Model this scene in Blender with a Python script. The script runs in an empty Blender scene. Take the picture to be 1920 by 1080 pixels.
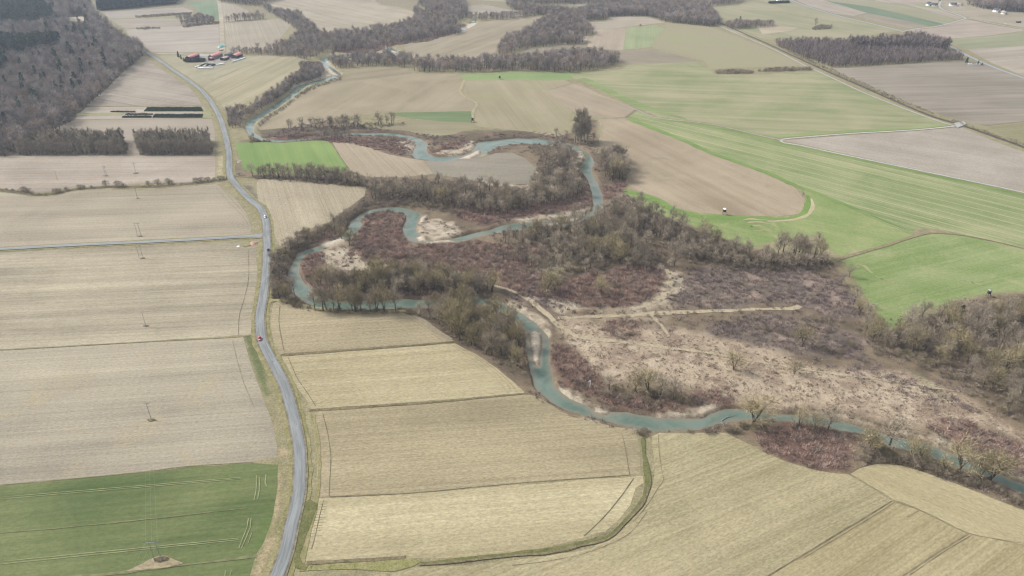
import bpy, bmesh, math, random
import numpy as np
from mathutils import Vector
random.seed(7)
RNG = np.random.default_rng(11)
SC = bpy.context.scene
COL = SC.collection
# ------------------------------------------------------------------ camera
CAM_H, PITCH, FPX = 250.0, math.radians(30.0), 1330.0
SP, CP = math.sin(PITCH), math.cos(PITCH)
def gxy(px, py):
    """photo pixel (1920x1080) -> point on the ground plane"""
    px = np.asarray(px, float); py = np.asarray(py, float)
    u = (px-960)/FPX; v = (py-540)/FPX
    t = CAM_H/(SP+v*CP)
    return u*t, (CP-v*SP)*t
def G(px, py, z=0.0):
    x, y = gxy(px, py)
    return Vector((float(x), float(y), z))
def to_px(x, y, z=0.0):
    dz = z-CAM_H
    fw = y*CP-dz*SP
    upc = y*SP+dz*CP
    return 960+FPX*x/fw, 540-FPX*upc/fw
def pscale(y):      # px (1920 wide) per metre at a ground point
    return FPX/(y*CP+CAM_H*SP)
def W(pts):
    a = np.array(pts, float)
    x, y = gxy(a[:,0], a[:,1])
    return np.stack([x, y], 1)
# ------------------------------------------------------------------ noise
def _h(ix, iy, s):
    n = (ix.astype(np.int64)*374761393 + iy.astype(np.int64)*668265263 + s*1442695041) & 0xffffffff
    n = ((n ^ (n >> 13))*1274126177) & 0xffffffff
    n = n ^ (n >> 16)
    return (n & 0xffff)/65535.0
def vnoise(x, y, s=0):
    x = np.asarray(x, float); y = np.asarray(y, float)
    ix = np.floor(x); iy = np.floor(y); fx = x-ix; fy = y-iy
    fx = fx*fx*(3-2*fx); fy = fy*fy*(3-2*fy)
    a = _h(ix,iy,s); b = _h(ix+1,iy,s); c = _h(ix,iy+1,s); d = _h(ix+1,iy+1,s)
    return (a*(1-fx)+b*fx)*(1-fy)+(c*(1-fx)+d*fx)*fy
def fbm(x, y, sc, s=0, o=3):
    r = 0; a = 1; t = 0
    for k in range(o):
        r = r+a*vnoise(x*sc, y*sc, s+k*17); t += a; a *= .5; sc *= 2.1
    return r/t
# ------------------------------------------------------------------ polygons
def inside(x, y, P):
    r = np.zeros(np.shape(x), bool)
    n = len(P)
    for i in range(n):
        x1, y1 = P[i]; x2, y2 = P[(i+1) % n]
        if y1 == y2: continue
        c = ((y1 > y) != (y2 > y)) & (x < (x2-x1)*(y-y1)/(y2-y1)+x1)
        r ^= c
    return r
def edge_dist(x, y, P, closed=True):
    d = np.full(np.shape(x), 1e9)
    n = len(P)
    for i in range(n if closed else n-1):
        x1, y1 = P[i]; x2, y2 = P[(i+1) % n]
        dx, dy = x2-x1, y2-y1
        L = dx*dx+dy*dy
        if L < 1e-9: continue
        t = np.clip(((x-x1)*dx+(y-y1)*dy)/L, 0, 1)
        d = np.minimum(d, np.hypot(x-x1-t*dx, y-y1-t*dy))
    return d
def sdist(x, y, P):
    d = edge_dist(x, y, P)
    return np.where(inside(x, y, P), d, -d)
def smooth(P, step=4.0, closed=False):
    """Catmull-Rom through the points, resampled"""
    P = np.asarray(P, float); n = len(P); out = []
    rng = n if closed else n-1
    for i in range(rng):
        if closed:
            p0, p1, p2, p3 = P[(i-1)%n], P[i], P[(i+1)%n], P[(i+2)%n]
        else:
            p0, p1, p2, p3 = P[max(i-1,0)], P[i], P[i+1], P[min(i+2,n-1)]
        k = max(1, int(np.hypot(*(p2-p1))/step))
        for j in range(k):
            t = j/k
            out.append(.5*((2*p1)+(-p0+p2)*t+(2*p0-5*p1+4*p2-p3)*t*t+(-p0+3*p1-3*p2+p3)*t**3))
    if not closed: out.append(P[-1])
    return np.array(out)
# ------------------------------------------------------------------ objects
def put(name, me, parent=None, loc=None):
    o = bpy.data.objects.new(name, me); COL.objects.link(o)
    if parent: o.parent = parent
    if loc is not None: o.location = loc
    return o
def thing(o, label, cat, group=None):
    o['label'] = label; o['category'] = cat
    if group: o['group'] = group
    return o
def kind(o, k, label=None, cat=None):
    o['kind'] = k
    if label: o['label'] = label
    if cat: o['category'] = cat
    return o
def mesh_np(name, V, F, mats, midx=None):
    """V (n,3), F list of arrays of equal-length faces or a single (m,k) array"""
    me = bpy.data.meshes.new(name)
    V = np.asarray(V, np.float32); F = np.asarray(F, np.int32)
    m, k = F.shape
    me.vertices.add(len(V)); me.vertices.foreach_set('co', V.ravel())
    me.loops.add(m*k); me.loops.foreach_set('vertex_index', F.ravel())
    me.polygons.add(m); me.polygons.foreach_set('loop_start', np.arange(0, m*k, k, dtype=np.int32))
    for a in mats: me.materials.append(a)
    if midx is not None: me.polygons.foreach_set('material_index', np.asarray(midx, np.int32))
    me.update(calc_edges=True)
    return me
# ------------------------------------------------------------------ materials
KA = 0.55
def lin(c):
    return tuple((v/255/12.92 if v/255 <= .04045 else ((v/255+.055)/1.055)**2.4) for v in c)
def A(r, g, b, k=KA):
    return tuple(k*v for v in lin((r,g,b)))
class NT:
    def __init__(s, name, rough=.9, spec=.15):
        s.m = bpy.data.materials.new(name); s.m.use_nodes = True
        s.t = s.m.node_tree; s.n = s.t.nodes; s.l = s.t.links
        s.b = s.n['Principled BSDF']; s.b.inputs['Roughness'].default_value = rough
        s.b.inputs['Specular IOR Level'].default_value = spec
    def node(s, t, **k):
        n = s.n.new(t)
        for a, v in k.items(): setattr(n, a, v)
        return n
    def put(s, sock, v):
        if hasattr(v, 'is_linked') or hasattr(v, 'links'): s.l.new(v, sock)
        else: sock.default_value = v
    def math(s, op, a, b=None, c=None, clamp=False):
        n = s.node('ShaderNodeMath', operation=op, use_clamp=clamp)
        s.put(n.inputs[0], a)
        if b is not None: s.put(n.inputs[1], b)
        if c is not None: s.put(n.inputs[2], c)
        return n.outputs[0]
    def mix(s, f, a, b, blend='MIX'):
        n = s.node('ShaderNodeMix', data_type='RGBA', blend_type=blend)
        s.put(n.inputs[0], f)
        s.put(n.inputs[6], (*a,1) if isinstance(a, tuple) else a)
        s.put(n.inputs[7], (*b,1) if isinstance(b, tuple) else b)
        return n.outputs[2]
    def pos(s):
        return s.node('ShaderNodeNewGeometry').outputs['Position']
    def mapping(s, vec, rot=0, sc=(1,1,1)):
        n = s.node('ShaderNodeMapping')
        n.inputs['Rotation'].default_value = (0,0,rot); n.inputs['Scale'].default_value = sc
        s.l.new(vec, n.inputs['Vector'])
        return n.outputs[0]
    def noise(s, vec, scale=1, detail=3, rough=.55, dist=0):
        n = s.node('ShaderNodeTexNoise')
        n.inputs['Scale'].default_value = scale; n.inputs['Detail'].default_value = detail
        n.inputs['Roughness'].default_value = rough; n.inputs['Distortion'].default_value = dist
        s.l.new(vec, n.inputs['Vector'])
        return n.outputs[0]
    def ramp(s, v, lo, hi):
        n = s.node('ShaderNodeMapRange', interpolation_type='SMOOTHSTEP')
        s.put(n.inputs[0], v); n.inputs[1].default_value = min(lo, hi); n.inputs[2].default_value = max(lo, hi)
        return n.outputs[0] if lo < hi else s.math('SUBTRACT', 1, n.outputs[0])
    def out(s, c):
        s.put(s.b.inputs['Base Color'], (*c,1) if isinstance(c, tuple) else c)
        return s.m
def flat(name, c, rough=.8, spec=.2, var=.12, sc=1.0):
    t = NT(name, rough, spec)
    f = t.noise(t.pos(), sc, 3)
    d = tuple(v*(1-var) for v in c); e = tuple(min(.9, v*(1+var)) for v in c)
    return t.out(t.mix(t.ramp(f,.3,.7), d, e))
_fm = 0
def soft(c):
    if c[1] <= c[0]*1.04:
        m = sum(c)/3; return tuple(v+(m-v)*.13 for v in c)
    m = (c[0]+c[1]+c[2])/3*1.03
    return tuple(v+(m*w-v)*.27 for v, w in zip(c, (1.05,1.02,.85)))
def field_mat(c1, c2, rows=None, streak=.5, band=.5, fine=.4, patch=.5, tram=None, c3=None, wav=None, fsc=1.0):
    """ploughed / stubble / sown field: streaks along the drilling direction, broad bands, patches and clod-size speckle"""
    global _fm; _fm += 1
    c1, c2 = tuple(v*.94 for v in soft(c1)), tuple(v*1.03 for v in soft(c2)); c3 = soft(c3) if c3 else None
    t = NT('field_%d' % _fm, .95, .05)
    ang = 0.0
    if rows:
        a, b = G(*rows[0]), G(*rows[1]); ang = math.atan2(b.y-a.y, b.x-a.x)
    p = t.pos()
    sep = t.node('ShaderNodeVectorRotate', rotation_type='Z_AXIS')
    sep.inputs['Angle'].default_value = -ang
    t.l.new(p, sep.inputs['Vector']); q = sep.outputs[0]
    off = t.node('ShaderNodeVectorMath', operation='ADD'); off.inputs[1].default_value = (_fm*37.7, _fm*91.3, _fm*5.1)
    t.l.new(q, off.inputs[0]); qo = off.outputs[0]
    n_st = t.noise(t.mapping(qo, 0, (.004,.62,.1)), 1, 4, .7)
    n_bd = t.noise(t.mapping(qo, 0, (.004,.055,.1)), 1, 3, .55)
    n_pt = t.noise(qo, .011, 4, .6, .6)
    n_fi = t.noise(t.mapping(qo, 0, (.5*fsc,1.1*fsc,.1)), 1, 3, .8)
    f = t.math('MULTIPLY_ADD', t.math('SUBTRACT', n_st, .5), 2.6*streak, .5)
    f = t.math('MULTIPLY_ADD', t.math('SUBTRACT', n_bd, .5), 3.0*band, f)
    f = t.math('MULTIPLY_ADD', t.math('SUBTRACT', n_pt, .5), 3.0*patch, f)
    f = t.math('ADD', f, 0, clamp=True)
    c = t.mix(f, c1, c2)
    if c3:
        n3 = t.noise(qo, .03, 5, .7, 1.0)
        c = t.mix(t.math('MULTIPLY', t.ramp(n3, .52, .75), .8), c, c3)
    if tram:                                   # (spacing, width, colour, strength): wheel tracks left by the seed drill
        sx = t.node('ShaderNodeSeparateXYZ'); t.l.new(q, sx.inputs[0])
        wob = t.math('MULTIPLY_ADD', n_pt, 3.0, sx.outputs[1])
        fr = t.math('FRACT', t.math('DIVIDE', wob, tram[0]))
        d = t.math('ABSOLUTE', t.math('SUBTRACT', fr, .5))
        ln = t.math('SUBTRACT', 1, t.ramp(d, tram[1]*.4/tram[0], tram[1]/tram[0]))
        c = t.mix(t.math('MULTIPLY', ln, t.math('MULTIPLY', tram[3], t.ramp(n_bd, .2, .6))), c, tram[2])
    fi = t.math('MULTIPLY_ADD', t.math('SUBTRACT', n_fi, .5), 2.3*fine, 1.0)
    v = t.node('ShaderNodeVectorMath', operation='SCALE'); t.l.new(c, v.inputs[0]); t.l.new(fi, v.inputs['Scale'])
    return t.out(v.outputs[0])
def grass_mat(name, c1, c2, c3, sc=.12):
    t = NT(name, .95, .05); p = t.pos()
    a = t.noise(p, sc, 5, .7, .5); b = t.noise(p, 1.1, 4, .75)
    c = t.mix(t.ramp(a,.32,.66), c1, c2)
    c = t.mix(t.ramp(t.noise(p, sc*2.7, 4, .7), .5, .75), c, c3)
    fi = t.math('MULTIPLY_ADD', t.math('SUBTRACT', b, .5), 1.5, 1.0)
    v = t.node('ShaderNodeVectorMath', operation='SCALE'); t.l.new(c, v.inputs[0]); t.l.new(fi, v.inputs['Scale'])
    return t.out(v.outputs[0])
VEG = {}
def veg_mat(name, c1, c2, c3=None, per_obj=.25, tint=False):
    """twigs, needles: colour wanders from clump to clump and from plant to plant"""
    t = NT(name, .9, .1); p = t.pos()
    c = t.mix(t.ramp(t.noise(p, .35, 3, .6), .35, .65), c1, c2)
    if c3: c = t.mix(t.ramp(t.noise(p, .06, 3, .6), .5, .66), c, c3)
    oi = t.node('ShaderNodeAttribute', attribute_name='tint').outputs['Fac'] if tint else t.node('ShaderNodeObjectInfo').outputs['Random']
    fi = t.math('MULTIPLY_ADD', oi, 2*per_obj, 1-per_obj)
    v = t.node('ShaderNodeVectorMath', operation='SCALE'); t.l.new(c, v.inputs[0]); t.l.new(fi, v.inputs['Scale'])
    m = t.out(v.outputs[0]); VEG[m.name] = (c1, c2, c3); return m
def each_own(m):
    n = m.name+'_varied'
    return bpy.data.materials.get(n) or veg_mat(n, *VEG[m.name], per_obj=.5, tint=True)
def road_mat(name, c1, c2, crack=.5):
    t = NT(name, .85, .2)
    uv = t.node('ShaderNodeUVMap'); uv.uv_map = 'UVMap'
    p = uv.outputs[0]
    a = t.noise(t.mapping(p, 0, (5,.012,1)), 1, 3, .6)
    b = t.noise(t.mapping(p, 0, (2,.05,1)), 1, 4, .7)
    k = t.noise(t.mapping(p, 0, (3.2,.10,1)), 1, 6, .8, .4)
    c = t.mix(t.ramp(t.math('MULTIPLY_ADD', b, .5, t.math('MULTIPLY', a, .5)), .38, .62), c1, c2)
    d = tuple(v*.45 for v in c1)
    c = t.mix(t.math('MULTIPLY', t.ramp(k, .60, .68), crack), c, d)
    return t.out(c)
STUB = lambda c, **k: field_mat(A(*[v*.93 for v in c]), A(*[min(255,v*1.05) for v in c]), **k)
# ------------------------------------------------------------------ sheets
def rough_edge(P, step=5.0, amp=.5, seed=0):
    out = []
    n = len(P)
    for i in range(n):
        a, b = P[i], P[(i+1)%n]
        L = np.hypot(*(b-a)); k = max(1, int(min(L/step, 400)))
        nrm = np.array([-(b-a)[1], (b-a)[0]])/max(L,1e-6)
        for j in range(k):
            p = a+(b-a)*j/k
            d = 0 if j == 0 else (float(fbm(p[0], p[1], .11, seed, 3))-.5)*2*amp
            out.append(p+nrm*d)
    return np.array(out)
ZC = [0]
def zup(z): ZC[0] += 1; return z+.0004*ZC[0]
def sheet(name, px, mat, z, amp=.5, curve=False):
    z = zup(z)
    P = W(px)
    if curve: P = smooth(P, 6, True)
    P = rough_edge(P, 4.0, amp, int(abs(P[0,0])) % 97)
    me = bpy.data.meshes.new(name)
    me.from_pydata([(x,y,z) for x,y in P], [], [list(range(len(P)))])
    me.materials.append(mat); me.validate(); me.update()
    if me.polygons[0].normal.z < 0: me.flip_normals()
    return kind(put(name, me), 'structure')
def ribbon(name, px, width, mat, z, amp=.0, step=3.0, curve=True, k='structure', world=False):
    z = zup(z); P = np.asarray(px, float) if world else W(px)
    wl = np.broadcast_to(np.asarray(width, float), (len(P),))
    s0 = np.concatenate([[0], np.cumsum(np.hypot(*np.diff(P, axis=0).T))])
    Q = smooth(P, step) if curve else smooth(P, step)
    s = np.concatenate([[0], np.cumsum(np.hypot(*np.diff(Q, axis=0).T))])
    wd = np.interp(s/s[-1], s0/s0[-1], wl)
    T = np.gradient(Q, axis=0); T /= np.maximum(np.hypot(T[:,0], T[:,1])[:,None], 1e-9)
    N = np.stack([-T[:,1], T[:,0]], 1)
    ja = (fbm(Q[:,0], Q[:,1], .2, 3)-.5)*2*amp; jb = (fbm(Q[:,0], Q[:,1], .2, 23)-.5)*2*amp
    Lf = Q+N*(wd/2+ja)[:,None]; Rt = Q-N*(wd/2+jb)[:,None]
    n = len(Q)
    V = np.zeros((2*n,3)); V[0::2,:2] = Lf; V[1::2,:2] = Rt; V[:,2] = z
    i = np.arange(n-1)*2
    F = np.stack([i+1, i+3, i+2, i], 1)
    me = mesh_np(name, V, F, [mat])
    uv = me.uv_layers.new(name='UVMap')
    U = np.zeros((2*n,2)); U[0::2,0] = 0; U[1::2,0] = 1; U[0::2,1] = s; U[1::2,1] = s
    uv.data.foreach_set('uv', U[F.ravel()].astype(np.float32).ravel())
    return kind(put(name, me), k)
# ------------------------------------------------------------------ river outlines (photo pixels)
RIVER_PX = [
 [(880,553),(917,557),(940,560),(960,572),(985,587),(1005,600),(1020,615),(1031,630),(1035,645),(1032,670),(1035,690),(1040,710),(1052,729),(1070,742),(1095,754),(1120,764),(1140,767),(1175,767),(1200,772),(1230,777),(1272,780),(1317,779),(1335,769),(1345,763),(1375,760),(1410,766),(1440,770),(1500,772),(1560,779),(1620,797),(1665,810),(1722,822),(1790,845),(1850,872),(1920,900),(2000,935),(2150,1005),
  (2150,1040),(2000,962),(1920,925),(1850,893),(1790,872),(1722,848),(1666,834),(1620,812),(1560,803),(1500,790),(1440,785),(1385,787),(1350,792),(1330,800),(1310,805),(1282,806),(1230,806),(1210,805),(1185,800),(1145,790),(1115,782),(1072,771),(1047,762),(1032,752),(1012,737),(999,720),(992,690),(985,657),(982,620),(960,597),(945,587),(925,577),(905,569),(880,570)],
 [(905,553),(860,556),(800,557),(760,556),(700,558),(640,560),(600,553),(575,528),(536,515),(545,545),(565,562),(590,575),(640,579),(700,579),(760,576),(800,575),(850,573),(880,570),(905,569)],
 [(545,545),(536,520),(539,502),(547,487),(557,470),(580,462),(605,455),(630,444),(648,430),(655,412),(665,405),(680,395),(692,390),(717,386),(745,384),(770,389),(797,399),(795,406),(785,417),(782,430),(792,442),(815,448),(837,446),(862,440),(885,434),(915,428),(937,420),(960,415),(1030,410),(1072,404),(1100,395),(1110,392),(1111,377),(1107,357),(1102,337),(1092,322),(1084,312),(1092,302),(1097,292),(1090,282),(1075,275),
  (1085,272),(1102,282),(1112,292),(1116,302),(1111,312),(1113,325),(1120,337),(1126,350),(1132,365),(1133,385),(1125,398),(1100,410),(1072,420),(1030,426),(960,430),(937,434),(917,437),(880,447),(855,453),(830,457),(792,456),(767,450),(756,440),(753,425),(759,410),(760,402),(750,396),(730,395),(702,397),(687,402),(677,410),(680,420),(672,432),(662,441),(640,452),(620,462),(595,470),(575,475),(564,490),(562,505),(567,520),(580,535),(600,553)],
 [(1090,283),(1060,278),(1010,269),(960,269),(930,275),(915,285),(895,294),(867,300),(830,302),(805,300),(780,297),(770,290),(773,280),(780,270),(775,263),(762,258),(730,254.5),(692,253.5),(665,252.5),(640,254),(575,262),(520,266),(485,262),(465,252),(453,238),(457,225),(480,213),(512,193),(537,176),(550,161),(572,153),(600,146),(620,141),(608,131),(601,119),(598,108),(620,101),(690,103),(725,98),(722,84),
  (728,83),(742,90),(759,98),(750,108),(730,108),(690,110),(640,108),(614,114),(627,126),(642,136),(643,141),(622,149),(600,155),(577,160),(555,178),(525,200),(500,215),(482,228),(479,236),(481,246),(495,255),(530,259),(575,256),(640,248),(660,245),(692,245.5),(730,246),(767,250),(793,257),(803,267),(801,280),(806,287),(817,291),(840,291),(867,288),(884,281),(889,272),(894,264),(930,259),(960,256),(1010,256),(1060,264),(1085,272)],
 [(850,55),(875,58),(898,44),(894,36),(882,37),(876,46),(857,50)],
 [(776,18),(795,29),(802,20),(790,13)],
]
RIVER = [W(p) for p in RIVER_PX]
def in_river(x, y, grow=0.0):
    x = np.asarray(x, float); y = np.asarray(y, float)
    r = np.zeros(x.shape, bool)
    for P in RIVER:
        m = (x > P[:,0].min()-5) & (x < P[:,0].max()+5) & (y > P[:,1].min()-5) & (y < P[:,1].max()+5)
        if not m.any(): continue
        s = inside(x[m], y[m], P)
        if grow: s |= edge_dist(x[m], y[m], P) < grow
        r[m] |= s
    return r
BARS = [[(995,622),(1003,619),(1011,622),(1013,637),(1011,655),(1007,667),(1009,681),(1004,673),(1000,655)],
        [(600,457),(640,444),(646,449),(620,459)],[(858,297),(880,288),(899,279),(900,287),(880,296)],
        [(1120,765),(1140,769),(1138,772),(1118,768)],[(800,452),(838,448),(850,450),(815,454)],
        [(780,443),(790,441),(800,450),(788,449)],[(1000,420),(1050,414),(1090,405),(1085,410),(1040,420)],
        [(878,44),(895,41),(888,50),(872,54)],[(735,93),(742,96),(745,102),(735,103)],[(612,123),(620,130),(632,139),(618,136)],[(800,404),(793,415),(785,420),(790,404)]]
# ------------------------------------------------------------------ ground: one sheet to the horizon, finer where it is seen closely
xs = np.concatenate([[-60000,-24000,-9000,-4000,-1800,-900,-500], np.arange(-320,2241,3.5), [2420,2820,3800,6000,11000,26000,62000]])
ys = np.concatenate([[-205,-190,-170,-145,-115,-85], np.arange(-60,300,1.0), np.arange(300,600,1.6), np.arange(600,1150,2.6), [1200,1350,1600,2000,2500]])
PX, PY = np.meshgrid(xs, ys)
GX, GY = gxy(PX, PY)
GX = np.clip(GX, -30000, 30000); GY = np.clip(GY, -3000, 30000)
GZ = np.zeros_like(GX)
def window(P, m):
    x0, y0 = P.min(0)-m; x1, y1 = P.max(0)+m
    return (GX > x0) & (GX < x1) & (GY > y0) & (GY < y1)
D = np.full(GX.shape, -99.0)
for P in RIVER:
    n = len(P)
    w = window(P, 6); D[w] = np.maximum(D[w], np.where(inside(GX[w], GY[w], P), 0, -99.0))
ED = np.full(GX.shape, 99.0)
for P in RIVER:                                   # distance to the outline, but not to joints lying inside another reach
    n = len(P)
    for i in range(n):
        a, b = P[i], P[(i+1)%n]
        mid = (a+b)/2
        if any(inside(mid[:1], mid[1:], Q)[0] and edge_dist(mid[:1], mid[1:], Q)[0] > .5 for Q in RIVER if Q is not P): continue
        lo = np.minimum(a, b)-12; hi = np.maximum(a, b)+12
        w = (GX > lo[0]) & (GX < hi[0]) & (GY > lo[1]) & (GY < hi[1])
        if w.any(): ED[w] = np.minimum(ED[w], edge_dist(GX[w], GY[w], [a, b], False))
SDR = np.where(D > -1, np.minimum(ED, 12), -np.minimum(ED, 99))       # >0 in the river
jit = (fbm(GX, GY, .16, 5)-.5)*2.6
tt = np.clip((SDR+jit*.7+.7-1.5*(PY < 262))/2.0, 0, 1)
GZ = -2.4*tt*tt*(3-2*tt)
FAR = np.clip((PY-100)/120, .3, 1)
GZ -= np.where(SDR > 2, .9*np.clip((SDR-2)/5, 0, 1), 0)
for b in BARS:
    P = W(b); w = window(P, 6)
    s = sdist(GX[w], GY[w], P)+(fbm(GX[w], GY[w], .3, 9)-.5)*2
    GZ[w] = np.maximum(GZ[w], np.clip(-1.3+.5*(s+.6), -3.3, -.6))
# surface colours of the ground, by what covers it
def C3(c): return np.array(A(*c))
CL = np.zeros(GX.shape+(3,)); CL[:] = C3((158,150,116))
n1 = fbm(GX, GY, .02, 31, 4)[...,None]
CL = CL*(1-n1)+C3((172,162,130))*n1
def paint(px, c, soft=3.0, amp=8.0, sc=.06, seed=0, op=1.0, curve=False):
    P = W(px)
    if curve: P = smooth(P, 8, True)
    w = window(P, soft+amp)
    if not w.any(): return
    x, y = GX[w], GY[w]
    s = sdist(x, y, P)+(fbm(x, y, sc, seed, 4)-.5)*2*amp
    t = np.clip((s/soft+1)/2, 0, 1)[:,None]*op
    CL[w] = CL[w]*(1-t)+C3(c)*t
def speckle(px, c, lo, hi, sc, seed, op=1.0, soft=4.0):
    P = W(px); w = window(P, soft)
    x, y = GX[w], GY[w]
    s = np.clip(sdist(x, y, P)/soft, 0, 1)
    t = np.clip((fbm(x, y, sc, seed, 4)-lo)/(hi-lo), 0, 1)*s*op
    CL[w] = CL[w]*(1-t[:,None])+C3(c)*t[:,None]
FLOOD = [(440,331),(485,336),(630,346),(686,349),(640,418),(520,468),(506,500),(508,566),(600,586),(775,590),(850,645),(985,740),(1060,782),(1200,815),(1360,813),(1500,878),(1590,890),(1660,875),(1800,915),(1930,960),(2240,1120),(2240,540),(1850,556),(1660,622),(1560,490),(1400,466),(1230,404),(1168,356),(1180,310),(1120,285),(1120,225),(1105,222),(1070,250),(960,245),(830,256),(740,246),(620,222),(560,235),(470,262),(450,262)]
SAND, DRY, RED, PURP, FLOOR, PALE, GREY = (202,188,165),(150,136,112),(130,103,92),(126,114,106),(112,100,84),(196,178,154),(140,130,116)
paint(FLOOD, (146,130,108), 3, 3)
speckle(FLOOD, (122,108,92), .45, .7, .05, 3, .9)
speckle(FLOOD, (182,166,142), .6, .75, .03, 8, .8)
WF = [  # wooded floors
 [(445,330),(640,340),(700,335),(1000,345),(1010,285),(960,255),(1080,260),(1100,340),(1090,395),(880,425),(810,392),(690,380),(600,350)],
 [(1120,290),(1170,290),(1182,312),(1170,350),(1130,355)],
 [(1110,400),(1170,365),(1240,402),(1400,470),(1560,490),(1600,550),(1560,520),(1400,500),(1300,490),(1230,520),(1040,560),(940,500),(990,440)],
 [(505,480),(690,370),(640,450),(560,465),(545,500),(600,585),(508,566)],
 [(600,520),(780,520),(860,520),(930,550),(960,590),(990,650),(1000,730),(850,640),(780,590),(600,580)],
 [(1560,600),(1660,622),(1750,590),(1850,560),(2240,540),(2240,900),(1920,800),(1780,700),(1680,650)],
 [(480,240),(600,235),(800,245),(960,245),(1070,250),(1060,270),(800,262),(640,268),(480,270)]]
for k, w_ in enumerate(WF):
    paint(w_, FLOOR, 4, 6, .05, k, .85); speckle(w_, (146,126,110), .5, .7, .05, 41+k, .7)
REDS = [
 [(565,490),(580,476),(603,473),(610,490),(602,520),(612,545),(590,550),(572,530)],
 [(690,402),(728,396),(755,400),(757,415),(752,435),(765,450),(767,465),(740,490),(700,497),(660,487),(655,470),(672,440),(682,420)],
 [(728,484),(770,463),(806,476),(802,492),(760,497)],
 [(780,456),(860,455),(900,452),(1000,470),(990,490),(950,520),(900,520),(850,508),(810,500)],
 [(1030,540),(1080,518),(1150,505),(1200,495),(1242,505),(1245,540),(1215,566),(1150,576),(1090,572),(1045,562)],
 [(1132,606),(1160,600),(1190,602),(1194,622),(1175,638),(1135,630)],
 [(1036,648),(1060,645),(1090,668),(1112,698),(1135,720),(1100,737),(1055,722),(1037,695)],
 [(1120,738),(1180,742),(1250,748),(1292,763),(1265,774),(1200,767),(1140,757)],
 [(1290,738),(1350,722),(1382,735),(1372,755),(1310,764)],
 [(1415,815),(1470,795),(1550,798),(1602,830),(1594,880),(1550,884),(1500,868),(1440,845)],
 [(1735,792),(1780,778),(1850,802),(1925,838),(2000,880),(2000,920),(1920,886),(1840,856),(1775,826)],
 [(955,598),(975,612),(985,640),(992,690),(975,690),(955,640),(930,600)],
 [(840,372),(930,372),(1000,385),(1060,365),(1095,340),(1108,378),(1095,392),(1000,405),(910,422),(862,410)],
 [(470,268),(480,258),(560,250),(660,256),(740,262),(772,280),(752,292),(690,275),(600,263),(530,262)],
 [(806,285),(845,268),(880,264),(860,280),(815,286)],
 [(1130,350),(1172,338),(1170,356),(1150,372),(1130,375)],
 [(640,78),(720,80),(760,70),(870,45),(880,55),(800,78),(740,85),(700,100),(620,98)],
 [(600,520),(700,515),(780,530),(860,525),(900,540),(850,553),(700,553),(610,548)],
 [(930,520),(1010,505),(1030,530),(1040,560),(1000,560),(950,540)],
 [(555,440),(600,425),(640,420),(635,440),(590,455),(560,460)],
 [(960,470),(1000,460),(1060,470),(1030,500),(990,500)]]
for k, w_ in enumerate(REDS):
    paint(w_, RED, 2.5, 6, .13, 60+k, .9); speckle(w_, (166,140,124), .56, .7, .12, 160+k, .8)
PURPS = [
 [(1290,505),(1400,497),(1500,502),(1560,520),(1600,552),(1618,592),(1560,600),(1480,568),(1400,572),(1290,578),(1262,560),(1285,535)],
 [(1330,604),(1450,588),(1560,605),(1640,640),(1600,668),(1500,664),(1400,644),(1330,622)],
 [(1050,540),(1000,520),(960,560),(1040,588)],
 [(1560,690),(1640,690),(1740,720),(1830,770),(1780,770),(1660,730)]]
for k, w_ in enumerate(PURPS):
    paint(w_, PURP, 4, 8, .08, 90+k, .8); speckle(w_, (172,152,138), .55, .68, .09, 70+k, .9)
MEADOW = [(1036,600),(1130,604),(1200,615),(1320,628),(1420,655),(1560,690),(1700,694),(1800,740),(1930,812),(2000,850),(1990,880),(1900,822),(1800,786),(1720,795),(1600,775),(1440,765),(1390,745),(1300,732),(1200,712),(1130,712),(1090,668),(1060,640)]
paint(MEADOW, PALE, 4, 8, .05, 5, .95); speckle(MEADOW, (160,140,122), .5, .66, .08, 6, .8); speckle(MEADOW, (212,196,172), .55, .7, .12, 16, .6)
for k, w_ in enumerate([
 [(600,470),(660,462),(690,490),(740,500),(765,492),(752,512),(690,514),(630,505),(606,492)],
 [(1245,505),(1275,512),(1290,535),(1255,560),(1215,575),(1200,592),(1180,580),(1230,556),(1250,535)],
 [(782,430),(800,412),(822,408),(850,418),(864,438),(850,446),(815,448),(792,441)],
 [(960,412),(1000,404),(1060,398),(1096,392),(1092,402),(1040,410),(1030,417),(985,420)],
 [(768,258),(792,268),(778,292),(752,286),(742,268)],[(806,288),(845,277),(882,264),(896,268),(884,284),(850,291)],
 [(1090,280),(1100,290),(1092,304),(1080,305),(1084,290)],[(1226,778),(1280,783),(1322,780),(1348,764),(1332,757),(1290,770)],
 [(1040,730),(1056,728),(1100,752),(1090,756)],[(1060,782),(1110,786),(1190,804),(1150,798),(1080,782)],
 [(1500,774),(1580,780),(1640,796),(1600,783),(1560,772)],[(1660,806),(1760,830),(1860,872),(1920,897),(1870,865),(1770,820)],
 [(1030,560),(1080,566),(1090,576),(1050,590),(1036,580)],[(1040,470),(1060,470),(1050,500),(1030,500),(1000,520),(1010,500)],
 [(535,445),(575,430),(600,432),(570,450)],[(930,565),(960,575),(1000,596),(1030,628),(1020,600),(980,568)],
 [(850,320),(920,340),(985,348),(1004,330),(1008,312),(1012,330),(990,352),(920,346)],
 [(600,460),(640,444),(650,452),(610,466)],[(720,83),(760,100),(735,108),(700,103)],[(590,120),(612,112),(640,140),(620,148),(560,158),(550,165),(545,158),(600,140)]]):
    paint(w_, SAND, 2.0, 5.0, .18, 20+k, .95); speckle(w_, (150,134,116), .56, .68, .22, 120+k, .8); speckle(w_, (222,211,190), .55, .72, .16, 140+k, .5)
for b in BARS: paint(b, (224,212,192), 1.5, 2, .2, 7, 1)
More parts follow.
